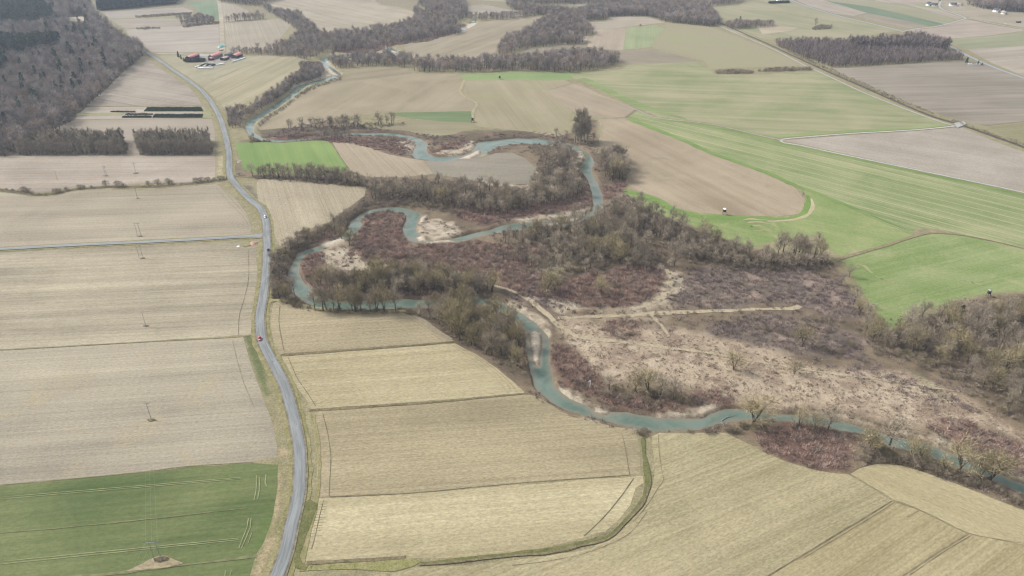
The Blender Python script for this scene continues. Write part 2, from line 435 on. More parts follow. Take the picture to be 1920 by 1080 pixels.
paint([(1715,700),(1725,705),(1780,745),(1770,750),(1735,720)], (150,160,110), 3, 2, .1, 1, .7)
paint([(1030,520),(1050,498),(1075,478),(1082,482),(1055,508),(1040,525)], (186,180,140), 3, 2, .1, 1, .9)
paint([(410,292),(420,292),(418,330),(406,330)], (196,184,150), 2, 1, .1, 2, .8)
paint([(440,345),(470,348),(482,372),(475,378),(450,350)], (128,120,112), 2, 3, .1, 2, .9)      # trampled ground beside the road
paint([(436,300),(446,300),(458,326),(442,330)], (140,126,108), 2, 2, .1, 2, .9)
paint([(470,720),(490,760),(505,810),(518,855),(530,870),(528,960),(515,1020),(490,1090),(470,1090),(498,1000),(522,930),(524,868),(515,810),(500,760)], (150,146,102), 1.5, 2, .2, 2, .8)
paint([(459,632),(476,632),(495,690),(505,740),(497,745),(480,700)], (112,122,80), 1.5, 1.5, .2, 2, .9)
for k, w_ in enumerate([[(521,890),(528,890),(522,950),(512,1000),(508,1000),(516,950)],[(500,1010),(518,1008),(502,1040),(485,1085),(476,1085),(488,1050)],[(520,838),(548,842),(548,852),(522,856)]]):
    paint(w_, (190,172,140), 1, 1.5, .3, 2, .9)
paint([(515,690),(535,735),(560,800),(572,880),(568,935),(575,960),(572,985),(566,950),(566,900),(560,830),(545,765)], (124,138,78), 1.2, 1.5, .25, 2, .8)
paint([(-300,-60),(2240,-60),(2240,30),(-300,30)], (150,140,122), 30, 40, .005, 1, .4)
# forest floors far off
for w_ in [[(-320,310),(60,290),(130,232),(200,170),(236,130),(270,104),(262,88),(206,52),(165,0),(150,-60),(-320,-60)]]:
    paint(w_, (104,94,84), 3, 2, .05, 2, .95)
ny, nx = GX.shape
idx = np.arange(ny*nx).reshape(ny, nx)
Fg = np.stack([idx[:-1,:-1], idx[1:,:-1], idx[1:,1:], idx[:-1,1:]], -1).reshape(-1,4)
tg = NT('ground_cover', .95, .05)
at = tg.node('ShaderNodeAttribute', attribute_name='cover')
p_ = tg.pos()
fi = tg.math('MULTIPLY_ADD', tg.math('SUBTRACT', tg.noise(tg.mapping(p_,0,(.9,.9,.2)), 1, 4, .8), .5), 2.0, 1.0)
fi = tg.math('MULTIPLY', fi, tg.math('MULTIPLY_ADD', tg.math('SUBTRACT', tg.noise(p_, .14, 4, .7), .5), 1.1, 1.0))
sx = tg.node('ShaderNodeSeparateXYZ'); tg.l.new(p_, sx.inputs[0])
bank = tg.ramp(sx.outputs[2], -2.3, -1.45)                    # wet, bare earth on the cut bank
c_ = tg.mix(bank, A(92,82,68), at.outputs['Color'])
v_ = tg.node('ShaderNodeVectorMath', operation='SCALE'); tg.l.new(c_, v_.inputs[0]); tg.l.new(fi, v_.inputs['Scale'])
M_GROUND = tg.out(v_.outputs[0])
me = mesh_np('ground', np.stack([GX, GY, GZ], -1).reshape(-1,3), Fg, [M_GROUND])
ca = me.attributes.new('cover', 'FLOAT_COLOR', 'POINT')
ca.data.foreach_set('color', np.concatenate([CL.reshape(-1,3), np.ones((ny*nx,1))], 1).astype(np.float32).ravel())
me.polygons.foreach_set('use_smooth', np.ones(len(Fg), bool)); me.update()
kind(put('ground', me), 'structure')
# ------------------------------------------------------------------ water
tw = NT('river_water', .07, .5); p_ = tw.pos()
n_ = tw.noise(p_, .05, 4, .65, .8)
dp = tw.math('MULTIPLY_ADD', tw.math('SUBTRACT', tw.noise(p_, .12, 4, .7, .6), .5), 1.5, tw.node('ShaderNodeAttribute', attribute_name='depth').outputs['Fac'])
cw = tw.mix(tw.ramp(n_, .35, .65), (.074,.116,.092), (.126,.166,.138))
cw = tw.mix(tw.ramp(dp, 1.35, .35), cw, (.165,.155,.115))             # bottom showing through where it is shallow
cw = tw.mix(tw.math('MULTIPLY', tw.ramp(tw.noise(p_, .03, 3, .6, .5), .55, .7), .5), cw, (.15,.155,.12))
tw.b.inputs['IOR'].default_value = 1.33
bp = tw.node('ShaderNodeBump'); bp.inputs['Strength'].default_value = .4; bp.inputs['Distance'].default_value = .12
tw.l.new(tw.noise(p_, .9, 3, .6), bp.inputs['Height']); tw.l.new(bp.outputs[0], tw.b.inputs['Normal'])
M_WATER = tw.out(cw)
near = SDR > -9
cell = (near[:-1,:-1] | near[1:,:-1] | near[1:,1:] | near[:-1,1:]).ravel()
Fw = Fg[cell]; used = np.unique(Fw); remap = np.zeros(ny*nx, int); remap[used] = np.arange(len(used))
me = mesh_np('river_water', np.stack([GX.ravel()[used], GY.ravel()[used], np.full(len(used), -1.62)], 1), remap[Fw], [M_WATER])
me.attributes.new('depth', 'FLOAT', 'POINT').data.foreach_set('value', np.clip(-1.62-GZ.ravel()[used], 0, 3).astype(np.float32))
kind(put('river_water', me), 'structure')
# ------------------------------------------------------------------ fields
LT = (214,202,170); GT = (172,176,128)
L1, L2, L3 = .03, .15, .27
def fld(px, mat, z=L1, amp=.6, name='field', curve=False): return sheet(name, px, mat, z, amp, curve)
# left side of the road
fld([(-300,936),(0,911),(120,900),(240,889),(360,875),(475,868),(522,871),(521,910),(514,950),(505,990),(494,1018),(480,1040),(466,1090),(440,1150),(-300,1150)],
    field_mat(A(98,122,62), A(136,146,86), rows=((0,1000),(457,955)), streak=.45, band=.6, fine=.45, patch=.8, c3=A(108,136,60)))
fld([(-300,669),(0,657),(240,644),(456,632),(465,665),(480,712),(490,737),(505,777),(515,812),(520,840),(518,857),(475,866),(360,873),(240,887),(120,898),(0,909),(-300,934)],
    field_mat(A(168,158,138), A(202,190,162), rows=((0,658),(470,630)), streak=.5, band=.55, fine=.55, patch=.45, c3=A(196,180,140)))
fld([(-300,491),(0,474),(240,463),(440,455),(478,457),(482,500),(480,545),(475,590),(470,627),(240,642),(0,655),(-300,667)],
    field_mat(A(168,156,132), A(206,193,162), rows=((0,600),(470,580)), streak=.7, band=.7, fine=.5, patch=.4))
fld([(-300,362),(0,361),(37,365),(67,370),(100,367),(145,358),(200,356),(250,358),(300,355),(375,348),(405,345),(425,360),(445,377),(462,400),(471,420),(470,440),(240,451),(0,463),(-300,480)],
    field_mat(A(168,155,132), A(198,184,158), rows=((0,420),(460,405)), streak=.6, band=.5, fine=.5, patch=.5))
fld([(-300,294),(0,293),(240,291),(402,290),(404,306),(403,333),(375,341),(320,345),(280,343),(240,346),(200,349),(145,352),(100,358),(67,361),(37,356),(0,353),(-300,353)],
    field_mat(A(172,156,138), A(200,186,166), rows=((0,310),(400,305)), streak=.7, band=.5, fine=.4, patch=.6, c3=A(186,160,140)))
fld([(140,225),(397,223),(403,247),(402,292),(60,293),(50,262),(105,240)], STUB((184,170,150), rows=((140,230),(400,228)), streak=.6, band=.3, fine=.3))
fld([(275,111),(290,122),(325,145),(355,165),(370,182),(379,198),(165,199),(162,197),(200,166),(237,130)],
    field_mat(A(158,144,128), A(190,177,158), rows=((200,170),(290,185)), streak=1.1, band=.4, fine=.3, patch=.7))
fld([(163,201),(381,200),(388,208),(398,222),(140,224),(152,210)], STUB((190,176,158), rows=((165,205),(380,205)), fine=.3))
sheet('grass', [(148,212),(235,211),(230,216),(140,217)], grass_mat('meadow_g', A(160,160,118), A(180,174,136), A(150,154,104)), L2, .5)
sheet('grass', [(379,202),(395,210),(397,222),(380,222)], grass_mat('meadow_h', A(160,160,118), A(180,174,136), A(150,154,104)), L2, .5)
fld([(256,205),(275,206),(284,201),(290,203),(262,212),(255,210)], STUB((205,190,170), fine=.2), L2)
# farm meadow and strip field by the river
fld([(297,104),(335,104),(480,106),(505,103),(542,107),(577,112),(564,125),(560,138),(548,142),(480,160),(377,161),(350,144),(318,121)],
    field_mat(A(172,166,130), A(192,182,150), rows=((380,160),(560,100)), streak=.4, band=.5, fine=.3, patch=.9, c3=A(198,184,156)))
fld([(378,162),(480,117),(560,102),(577,112),(565,126),(558,142),(535,157),(517,174),(495,187),(480,200),(450,196),(423,206),(412,192)],
    field_mat(A(170,162,126), A(196,182,146), rows=((390,170),(500,118)), streak=.9, band=.8, fine=.3, patch=.3), L2)
# top left
fld([(236,56),(300,50),(410,46),(411,98),(285,98),(262,84),(243,70)], STUB((190,178,162), rows=((240,70),(410,62)), streak=.6, band=.5, fine=.3))
fld([(193,23),(270,18),(344,14),(361,20),(362,26),(300,28),(255,33),(205,35)], STUB((186,174,160), rows=((200,28),(360,20)), fine=.3))
fld([(209,37),(255,35),(330,35),(398,38),(410,44),(320,48),(236,54),(218,44)], STUB((180,168,150), rows=((210,40),(400,40)), streak=.8, fine=.3))
fld([(348,4),(405,0),(412,14),(414,40),(398,34),(370,20),(360,10)], field_mat(A(126,152,116), A(150,170,134), rows=((405,2),(414,38)), fine=.3))
fld([(420,43),(480,38),(522,35),(540,42),(545,47),(525,72),(538,82),(510,90),(480,92),(425,98)],
    field_mat(A(174,162,140), A(196,184,160), rows=((440,45),(452,95)), streak=.8, band=.2, fine=.3, tram=(9,1.6,A(164,152,132),.4)))
fld([(412,5),(440,9),(470,22),(480,34),(420,41),(416,20)], field_mat(A(176,164,142), A(194,182,160), rows=((420,8),(426,40)), streak=.7, fine=.3, tram=(9,1.6,A(166,154,134),.4)))
# top middle
fld([(470,-60),(705,-60),(704,2),(714,9),(745,13),(770,19),(784,27),(778,37),(750,47),(687,57),(640,60),(605,63),(587,57),(580,40),(562,27),(530,17),(497,7),(470,-8)],
    field_mat(A(176,163,138), A(200,186,160), rows=((540,10),(700,50)), streak=.5, band=.6, fine=.25, patch=.6))
fld([(755,88),(765,80),(817,67),(870,58),(902,41),(960,34),(1010,28),(1032,32),(1012,42),(997,56),(968,72),(942,78),(929,94),(928,110),(905,117),(830,117),(785,115),(755,108),(762,97)],
    field_mat(A(164,150,122), A(186,172,144), rows=((780,110),(930,60)), streak=.9, band=.7, fine=.25, patch=.4))
fld([(868,12),(905,8),(960,19),(1000,27),(962,31),(905,26),(882,26)], STUB((184,172,152), rows=((870,15),(990,26)), fine=.25))
fld([(860,-2),(905,-60),(1160,-60),(1150,3),(1090,12),(1040,2),(960,4)], field_mat(A(184,174,152), A(176,182,140), rows=((960,-10),(1080,8)), streak=.3, band=1.4, fine=.2))
fld([(642,140),(655,135),(687,126),(762,128),(772,138),(855,139),(870,151),(862,167),(871,182),(890,192),(887,208),(717,211),(680,216),(620,221),(585,236),(530,240),(487,244),(483,233),(500,219),(530,201),(562,178),(592,162),(625,149)],
    field_mat(A(164,150,118), A(188,173,142), rows=((500,230),(640,160)), streak=.35, band=.35, fine=.35, patch=.7))
fld([(642,140),(655,135),(687,126),(762,128),(772,138),(700,147),(620,158),(592,163),(625,149)], STUB((172,157,126), rows=((600,160),(770,140)), fine=.3), L2)
fld([(717,212),(800,210),(887,208),(887,230),(830,228),(770,222)], field_mat(A(108,138,84), A(138,158,104), rows=((720,220),(887,219)), streak=.6, band=.6, fine=.3))
fld([(680,238),(740,234),(780,225),(887,231),(888,238),(850,252),(802,257),(767,246)], field_mat(A(156,144,112), A(172,164,128), rows=((700,240),(880,236)), streak=.5, fine=.3))
fld([(873,151),(960,150),(1060,150),(1072,156),(1025,170),(1070,208),(1068,250),(1042,257),(985,246),(930,240),(891,236),(890,208),(897,196),(881,183),(868,172)],
    field_mat(A(170,158,122), A(188,174,142), rows=((960,180),(1010,240)), streak=.7, band=.5, fine=.3, patch=.5, c3=A(170,172,116)))
fld([(858,141),(905,137),(960,135),(1030,136),(1095,136),(1077,149),(1035,151),(960,150),(876,150)], field_mat(A(140,170,92), A(164,186,116), rows=((870,145),(1090,142)), fine=.3))
fld([(1026,170),(1072,157),(1086,157),(1120,175),(1185,200),(1190,205),(1170,220),(1107,218),(1074,208),(1050,192)], STUB((186,168,140), rows=((1040,172),(1170,215)), fine=.3))
fld([(1136,41),(1145,31),(1210,31),(1247,42),(1140,55),(1112,60),(1100,50),(1072,42)], STUB((188,174,152), rows=((1080,44),(1240,42)), fine=.25))
fld([(1123,55),(1174,52),(1168,94),(1147,94),(1100,87)], STUB((192,174,150), rows=((1150,55),(1140,92)), fine=.25))
fld([(1174,52),(1230,47),(1247,54),(1229,70),(1220,88),(1169,93)], field_mat(A(154,170,112), A(176,184,136), rows=((1200,50),(1196,92)), streak=.6, fine=.25))
fld([(1247,43),(1332,50),(1440,92),(1507,122),(1440,125),(1370,127),(1332,130),(1322,116),(1235,93),(1221,88),(1230,70),(1248,55)],
    field_mat(A(182,168,136), A(170,168,124), rows=((1250,60),(1440,115)), streak=.4, band=.9, fine=.25, patch=.6))
fld([(976,92),(1040,85),(1097,82),(1099,88),(1150,95),(1232,93),(1315,116),(1235,119),(1176,121),(1165,120),(1147,103),(1060,98),(980,102)], STUB((166,154,130), rows=((1000,95),(1300,115)), fine=.25))
fld([(1062,69),(1110,67),(1108,80),(1095,78)], STUB((184,170,146), fine=.2))
# right hand greens
GR = ((1100,170),(1400,180))
fld([(1070,141),(1096,136),(1167,130),(1178,121),(1310,116),(1330,129),(1341,140),(1440,140),(1507,133),(1541,136),(1600,164),(1680,197),(1787,235),(1715,242),(1540,252),(1460,259),(1440,256),(1335,231),(1235,219),(1200,204),(1146,179),(1101,155),(1078,149)],
    field_mat(A(152,164,104), A(184,176,136), rows=GR, streak=.6, band=.75, fine=.3, patch=.8, c3=A(158,172,108)))
fld([(1078,149),(1101,155),(1146,179),(1200,204),(1290,226),(1286,222),(1216,199),(1160,175),(1115,152),(1096,146)], field_mat(A(140,166,88), A(164,178,110), fine=.35, patch=.8), L2)
fld([(1460,259),(1540,252),(1715,242),(1787,235),(1776,231),(1700,238),(1560,246),(1440,253)], field_mat(A(146,172,94), A(166,178,112), fine=.35), L2)
fld([(1177,221),(1193,208),(1235,222),(1335,235),(1440,259),(1455,266),(1490,271),(1560,286),(1680,312),(1800,337),(1920,363),(2240,435),(2240,540),(1930,467),(1840,447),(1765,430),(1717,428),(1710,438),(1665,418),(1565,376),(1502,351),(1477,341),(1440,324),(1335,286),(1285,264),(1235,244)],
    field_mat(A(140,164,90), A(182,182,132), rows=((1440,300),(1920,420)), streak=.75, band=.6, fine=.4, patch=.7, tram=(13,1.3,A(196,192,150),.75)))
ribbon('grass', [(1178,223),(1235,245),(1285,265),(1335,287),(1440,325),(1477,342),(1502,352),(1565,376),(1665,418),(1712,438)], [9,9,8,8,8,7,6,6,4,2], field_mat(A(126,164,70), A(150,176,88), fine=.4), L2, 1.5)
ribbon('grass', [(1235,224),(1335,238),(1440,262),(1470,270),(1560,289),(1680,315),(1800,340),(1920,366),(2200,428)], [6,7,7,7,7,7,7,7,7], field_mat(A(130,160,76), A(154,176,92), fine=.4), L2, 1.2)
fld([(1121,224),(1172,222),(1230,246),(1300,270),(1335,291),(1440,327),(1465,337),(1490,352),(1508,374),(1510,388),(1497,401),(1465,405),(1440,405),(1385,404),(1360,402),(1310,399),(1272,390),(1235,370),(1185,355),(1170,348),(1183,318),(1180,300),(1155,283),(1132,278),(1122,268),(1128,242)],
    field_mat(A(170,152,122), A(196,178,148), rows=((1200,270),(1440,390)), streak=.5, band=.6, fine=.5, patch=.7, c3=A(160,148,118)))
fld([(1167,356),(1185,357),(1235,371),(1272,391),(1310,400),(1360,403),(1440,406),(1490,406),(1508,391),(1513,372),(1503,352),(1565,377),(1665,420),(1716,442),(1665,460),(1578,480),(1556,470),(1540,440),(1500,445),(1440,455),(1410,464),(1360,448),(1317,432),(1277,412),(1230,402),(1205,385),(1185,372)],
    field_mat(A(140,170,82), A(170,182,110), rows=((1300,410),(1600,470)), streak=.4, band=.5, fine=.45, patch=1.0, c3=A(196,182,138)))
ribbon('grass', [(1172,360),(1210,368),(1260,392),(1310,405),(1360,409),(1440,411),(1488,409),(1508,398),(1516,382),(1515,366)], [7,9,9,7,9,6,5,6,6,3], field_mat(A(122,164,64), A(146,180,80), fine=.4), L2, 1.5)
ribbon('dry_grass_strip', [(1440,415),(1480,413),(1510,405),(1522,393),(1524,380),(1520,372)], [2,3,3.5,3.5,2.5,1], STUB((206,192,150), fine=.4), L2, 1.2)
M_DRYP = field_mat(A(200,184,142), A(172,170,114), fine=.6, patch=1.2)
for q in ([(1386,414),(1410,411),(1445,413)],[(1396,419),(1420,416),(1440,421)],[(1400,426),(1424,423),(1436,428)],[(1412,432),(1430,433)]): ribbon('dry_grass_strip', q, [.5]+[2.6]*(len(q)-2)+[.6], M_DRYP, L2, 2.2)
fld([(1571,486),(1640,465),(1715,443),(1765,436),(1815,443),(1925,470),(2240,545),(2240,560),(2050,545),(1920,546),(1850,549),(1810,561),(1765,573),(1712,588),(1690,611),(1662,618),(1640,590),(1600,546),(1585,510)],
    field_mat(A(142,170,86), A(172,184,118), rows=((1600,540),(1900,470)), streak=.6, band=.6, fine=.45, patch=.9, c3=A(186,184,132)))
for q, w in (([(1602,492),(1620,500),(1636,512)],3.5),([(1606,502),(1622,510)],2.5),([(1640,518),(1668,528)],2.2),([(1648,526),(1676,531)],1.2),([(1810,525),(1840,534)],1.6),([(1588,476),(1612,470),(1640,467)],2.5)):
    ribbon('dry_grass_strip', q, [w*.2]+[w]*(len(q)-2)+[w*.3], M_DRYP, L2, 2.6)
sheet('bare_soil', [(1568,488),(1585,492),(1605,530),(1655,600),(1668,618),(1655,622),(1625,585),(1590,535)], field_mat(A(150,142,102), A(168,156,118), fine=.5, patch=1.0, c3=A(160,160,100)), L2, 1.0)
# railway side
fld([(1463,264),(1600,253),(1715,246),(1787,240),(1805,240),(1830,251),(1880,271),(1925,287),(2240,420),(2240,432),(1920,359),(1800,334),(1680,309),(1560,283),(1490,268)],
    field_mat(A(176,164,146), A(198,186,170), rows=((1500,270),(1900,340)), streak=.4, band=.4, fine=.5, patch=.6))
fld([(1560,128),(1640,124),(1810,113),(1865,126),(1925,149),(2240,240),(2240,205),(2240,250),(1920,227),(1848,236),(1800,226),(1740,208),(1690,188),(1640,166),(1600,149)],
    field_mat(A(152,142,124), A(178,166,148), rows=((1600,150),(1920,143)), streak=.8, band=.9, fine=.3, patch=.4))
fld([(1850,238),(1920,231),(2240,255),(2240,400),(1925,281),(1895,262)], STUB((162,156,116), rows=((1850,240),(1920,236)), fine=.3))
fld([(1775,74),(1850,68),(1920,60),(2240,28),(2240,52),(1920,86),(1860,90),(1812,92)], field_mat(A(156,158,120), A(172,172,136), rows=((1800,82),(1920,72)), fine=.25))
fld([(1812,92),(1860,90),(1920,86),(2240,52),(2240,230),(1925,145),(1860,118)], field_mat(A(178,164,144), A(198,184,164), rows=((1830,100),(1920,92)), streak=.6, band=.6, fine=.25))
fld([(1704,57),(1752,52),(1790,43),(1811,36),(1860,46),(1925,57),(1850,67),(1775,73)], field_mat(A(180,164,146), A(198,182,162), rows=((1720,62),(1900,52)), streak=.8, band=.6, fine=.25))
fld([(1292,16),(1385,10),(1399,2),(1445,-2),(1480,2),(1565,28),(1688,56),(1570,78),(1480,75),(1440,74),(1375,62),(1335,42)], field_mat(A(164,164,122), A(182,172,138), rows=((1400,20),(1560,50)), streak=.4, band=.8, fine=.25, patch=.8))
fld([(1292,16),(1330,22),(1355,38),(1335,42)], field_mat(A(152,172,112), A(168,180,126), fine=.2), L2)
fld([(1420,50),(1446,48),(1496,52),(1480,58),(1430,65)], STUB((196,180,150), fine=.25), L2)
fld([(1486,-2),(1540,-60),(1560,2),(1625,24),(1600,30),(1566,26),(1520,12)], STUB((188,174,154), rows=((1500,2),(1600,26)), fine=.2))
fld([(1545,1),(1560,-30),(1640,2),(1700,10),(1772,30),(1792,38),(1775,46),(1710,30),(1630,12)], field_mat(A(164,162,126), A(178,172,138), rows=((1560,3),(1760,38)), fine=.2))
fld([(1545,1),(1630,13),(1710,31),(1774,46),(1742,49),(1690,37),(1630,25)], field_mat(A(116,142,108), A(140,160,126), rows=((1560,3),(1760,46)), fine=.2), L2)
fld([(1604,30),(1630,25),(1690,37),(1741,49),(1704,53),(1650,41)], STUB((172,160,138), rows=((1604,29),(1720,52)), fine=.2))
fld([(1640,2),(1680,-60),(1764,-60),(1758,10),(1764,18),(1788,27),(1806,33),(1795,37),(1770,29),(1700,9)], STUB((190,176,156), rows=((1660,2),(1790,34)), fine=.2))
sheet('grass', [(1712,9),(1735,5),(1758,10),(1764,18),(1740,15)], grass_mat('meadow_i', A(158,162,122), A(176,172,136), A(150,160,110)), L2, .5)
fld([(1766,-60),(2240,-60),(2240,20),(1920,52),(1868,43),(1815,33),(1792,25),(1768,16),(1763,8)], field_mat(A(176,164,138), A(192,178,154), fine=.25, patch=1.0, c3=A(164,160,124)))
# inside the river bends
fld([(441,268),(480,266),(530,268),(600,263),(615,265),(623,272),(640,298),(655,317),(640,330),(600,328),(540,326),(480,325),(456,318),(447,292)],
    field_mat(A(124,164,74), A(152,180,92), rows=((560,266),(585,318)), streak=.45, band=.5, fine=.35, patch=.5, tram=(16,1.5,A(172,188,110),.25)))
fld([(623,267),(660,268),(692,277),(730,290),(775,298),(796,301),(812,326),(760,332),(700,332),(656,328),(656,317),(640,296)],
    field_mat(A(172,154,126), A(196,180,152), rows=((640,270),(690,325)), streak=.9, band=.3, fine=.4, patch=.5))
fld([(796,301),(830,303),(905,295),(930,287),(960,286),(985,297),(1003,314),(1002,330),(985,345),(930,346),(870,335),(812,326)],
    field_mat(A(148,140,120), A(172,162,144), rows=((820,310),(1000,320)), streak=.4, band=.4, fine=.5, patch=.7, c3=A(158,158,120)))
fld([(485,336),(542,337),(630,346),(687,350),(684,367),(655,388),(622,414),(580,429),(550,444),(524,462),(511,432),(505,410),(492,385),(483,375),(481,346)],
    field_mat(A(174,160,130), A(200,186,156), rows=((560,340),(590,420)), streak=.8, band=.3, fine=.6, patch=.4))
# lower middle fields
ST2 = dict(streak=.6, band=.5, fine=.6, patch=.5)
fld([(512,569),(523,564),(560,573),(600,581),(630,585),(675,588),(755,586),(779,595),(815,619),(851,639),(800,644),(705,651),(600,659),(526,664),(517,660),(510,625),(507,600)],
    field_mat(A(172,158,124), A(200,184,146), rows=((527,650),(840,632)), **ST2))
fld([(528,669),(600,663),(705,655),(800,648),(853,644),(892,664),(930,689),(960,714),(984,736),(960,739),(830,750),(700,759),(584,767),(577,755),(555,722),(540,690)],
    field_mat(A(180,166,126), A(208,194,152), rows=((560,720),(950,690)), **ST2))
fld([(582,774),(606,770),(700,764),(805,757),(960,742),(1000,740),(1033,759),(1065,780),(1110,791),(1185,806),(1194,816),(1201,850),(1201,888),(1182,891),(960,907),(780,923),(605,932),(590,930),(594,895),(595,860),(588,810)],
    field_mat(A(166,152,118), A(194,179,140), rows=((600,880),(1180,840)), **ST2))
fld([(590,934),(606,935),(780,926),(960,910),(1182,894),(1205,892),(1207,905),(1192,915),(1182,947),(1160,975),(1135,997),(1085,1012),(1010,1029),(960,1036),(855,1046),(730,1047),(640,1055),(581,1060),(568,1056),(576,1025),(590,965)],
    field_mat(A(188,174,132), A(214,201,158), rows=((600,1000),(1150,950)), **ST2))
fld([(1222,818),(1236,812),(1300,812),(1335,811),(1362,812),(1400,831),(1440,852),(1475,866),(1515,878),(1560,887),(1592,890),(1632,915),(1672,939),(1600,982),(1500,1042),(1440,1080),(1350,1150),(700,1150),(735,1075),(780,1064),(870,1060),(960,1051),(1035,1041),(1110,1028),(1162,996),(1207,951),(1224,910),(1228,880)],
    field_mat(A(170,159,118), A(202,188,146), rows=((1300,1060),(1620,920)), streak=.7, band=.5, fine=.6, patch=.6, c3=A(180,174,134)))
fld([(1673,940),(1716,954),(1770,980),(1815,1001),(1925,1024),(2240,1090),(2240,1150),(1352,1150),(1442,1081),(1500,1044),(1600,984)],
    field_mat(A(172,158,114), A(202,187,142), rows=((1450,1080),(1672,940)), streak=.8, band=.6, fine=.5, patch=.4))
fld([(1594,889),(1612,878),(1640,871),(1690,873),(1740,888),(1815,916),(1865,936),(1920,957),(2000,990),(2240,1088),(1925,1022),(1815,999),(1770,977),(1716,951),(1676,937),(1634,912)],
    field_mat(A(182,168,124), A(210,195,150), rows=((1640,880),(1920,1000)), streak=.5, band=.5, fine=.5, patch=.4), L1, .6, 'field', True)
# ------------------------------------------------------------------ furrows, tracks, ditches
M_FUR = flat('furrow_soil', A(140,129,104), .95, .05, .3, .25)
M_FUR2 = flat('furrow_soil_pale', A(156,144,117), .95, .05, .25, .25)
M_DITCH = grass_mat('ditch_grass', A(124,116,82), A(150,140,104), A(112,104,80), .25)
M_REED = grass_mat('ditch_green', A(112,118,74), A(140,136,94), A(96,106,62), .2)
M_TRAM = flat('tramline', A(162,168,122), .95, .05, .2, .2)
M_TRAMB = flat('tramline_brown', A(140,142,102), .95, .05, .2, .3)
M_VERGE = grass_mat('verge', A(146,144,96), A(178,166,126), A(128,134,82), .2)
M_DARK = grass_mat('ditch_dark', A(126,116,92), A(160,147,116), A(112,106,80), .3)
M_STRAW = grass_mat('straw_track', A(188,174,146), A(206,192,164), A(166,152,126), .12)
def fur(px, w=.5, m=None, z=L2, amp=.18, curve=True): return ribbon('furrow', px, np.asarray(w)*.6, m or M_FUR, z, amp)
fur([(-300,668),(0,657),(240,643.5),(440,633),(470,629)], .9)
fur([(466,470),(466,520),(458,560),(449,590),(447,628)], .45); fur([(436,640),(446,680),(458,720),(475,760)], .35, M_FUR2)
fur([(-300,935),(0,910),(240,888),(360,874),(475,867)], .5, M_FUR2)
fur([(405,352),(430,380),(455,405),(468,425)], .4); fur([(415,352),(440,380),(460,403),(472,424)], .4)
fur([(0,432),(30,445),(60,458)], .35, M_FUR2)
fur([(525,573),(523,600),(527,630),(533,660)], .6); fur([(540,670),(558,710),(577,738),(592,762)], .6); fur([(605,775),(615,815),(620,860),(618,905),(617,930)], .6)
fur([(618,932),(780,924),(960,907),(1182,891)], .5); fur([(1167,816),(1174,850),(1180,889)], .6); fur([(1188,897),(1165,930),(1130,972),(1095,1005)], .8)
fur([(1234,814),(1236,850),(1240,880),(1244,900),(1234,915),(1215,945),(1190,975)], .5, M_FUR2)
fur([(1212,960),(1180,1000),(1120,1030),(1040,1050),(960,1060)], .35, M_FUR2)
fur([(1672,940),(1600,984),(1500,1044),(1440,1081),(1380,1125)], .9); fur([(1678,942),(1606,987),(1506,1047)], .4)
fur([(1815,1001),(1760,1035),(1700,1075),(1650,1110)], .8, M_FUR2); fur([(1820,1004),(1765,1038),(1706,1078)], .35)
fur([(1594,889),(1632,912),(1675,939),(1716,953),(1770,979),(1815,1000),(1880,1013),(1925,1020)], .35, M_FUR2)
fur([(1592,890),(1605,880),(1630,871),(1660,868),(1700,874)], .4); fur([(1722,958),(1700,970)], .5, M_FUR2)
for k in range(14):                                       # headland passes at the end of the pale field
    x = 600-k*1.4+random.uniform(-2,2); y = 941+k*5
    fur([(x,y),(x+random.uniform(12,24),y-1)], .22, M_FUR, L2, .05)
fur([(607,938),(600,965),(592,1000),(584,1030)], .35)
fur([(370,341),(300,344),(240,345)], .3, M_FUR2)
fur([(1710,187),(1800,182),(1920,173),(2100,160)], .9); fur([(1606,139),(1680,137),(1720,136)], .5, M_FUR2); fur([(1848,236),(1920,228)], 1.0)
fur([(1800,116),(1920,109)], .5, M_FUR2); fur([(378,161),(420,142),(480,117),(540,104)], 1.0, M_DITCH); fur([(590,163),(650,152),(772,139)], .5, M_FUR2)
fur([(165,200),(280,199),(380,198)], 1.2, M_DITCH); fur([(140,223.5),(270,223),(397,222)], .8, M_DITCH)
fur([(1112,62),(1100,86),(1150,95),(1235,92),(1320,115)], .7, M_DITCH); fur([(1026,170),(1050,163),(1072,157)], 1.2, M_DITCH)
fur([(1120,255),(1124,275)], .8, M_FUR2); fur([(1130,232),(1128,255),(1124,272)], .5, M_FUR2)
fur([(795,301),(804,313),(813,326)], .4); fur([(1462,337),(1485,353),(1500,372)], .4); fur([(1496,378),(1503,388)], .4)
# wheel tracks in the bottom green field
for (a, b, w, m) in [((-300,957.5),(452,895.5),.34,M_TRAM),((-300,962),(452,898),.34,M_TRAM),((-300,1024),(130,989),.5,M_TRAMB),((-300,1083),(448,1009.5),.42,M_TRAM),((-300,1089),(448,1012.5),.42,M_TRAM)]:
    ribbon('wheel_track', [a, ((a[0]+b[0])/2,(a[1]+b[1])/2), b], w, m, L2, .12)
ribbon('wheel_track', [(100,992),(300,971),(400,960),(462,953)], [.4,.6,.5,.5], M_TRAMB, L2, .3)
ribbon('wheel_track', [(120,1082),(220,1075),(300,1064),(380,1056),(480,1043)], [.8,1.5,1.6,1,1.6], M_TRAMB, L2, .4)
for q in ([(466,972),(463,990),(455,1010),(448,1028)],[(471,972),(469,990),(461,1010),(453,1028)],[(472,1000),(465,1020)],[(481,892),(480,920),(476,938)],[(487,895),(486,920),(483,936)],[(499,890),(497,905),(500,912)],[(423,1070),(421,1085)],[(434,1070),(430,1085)]):
    ribbon('wheel_track', q, .5, M_TRAM, L2, .12)
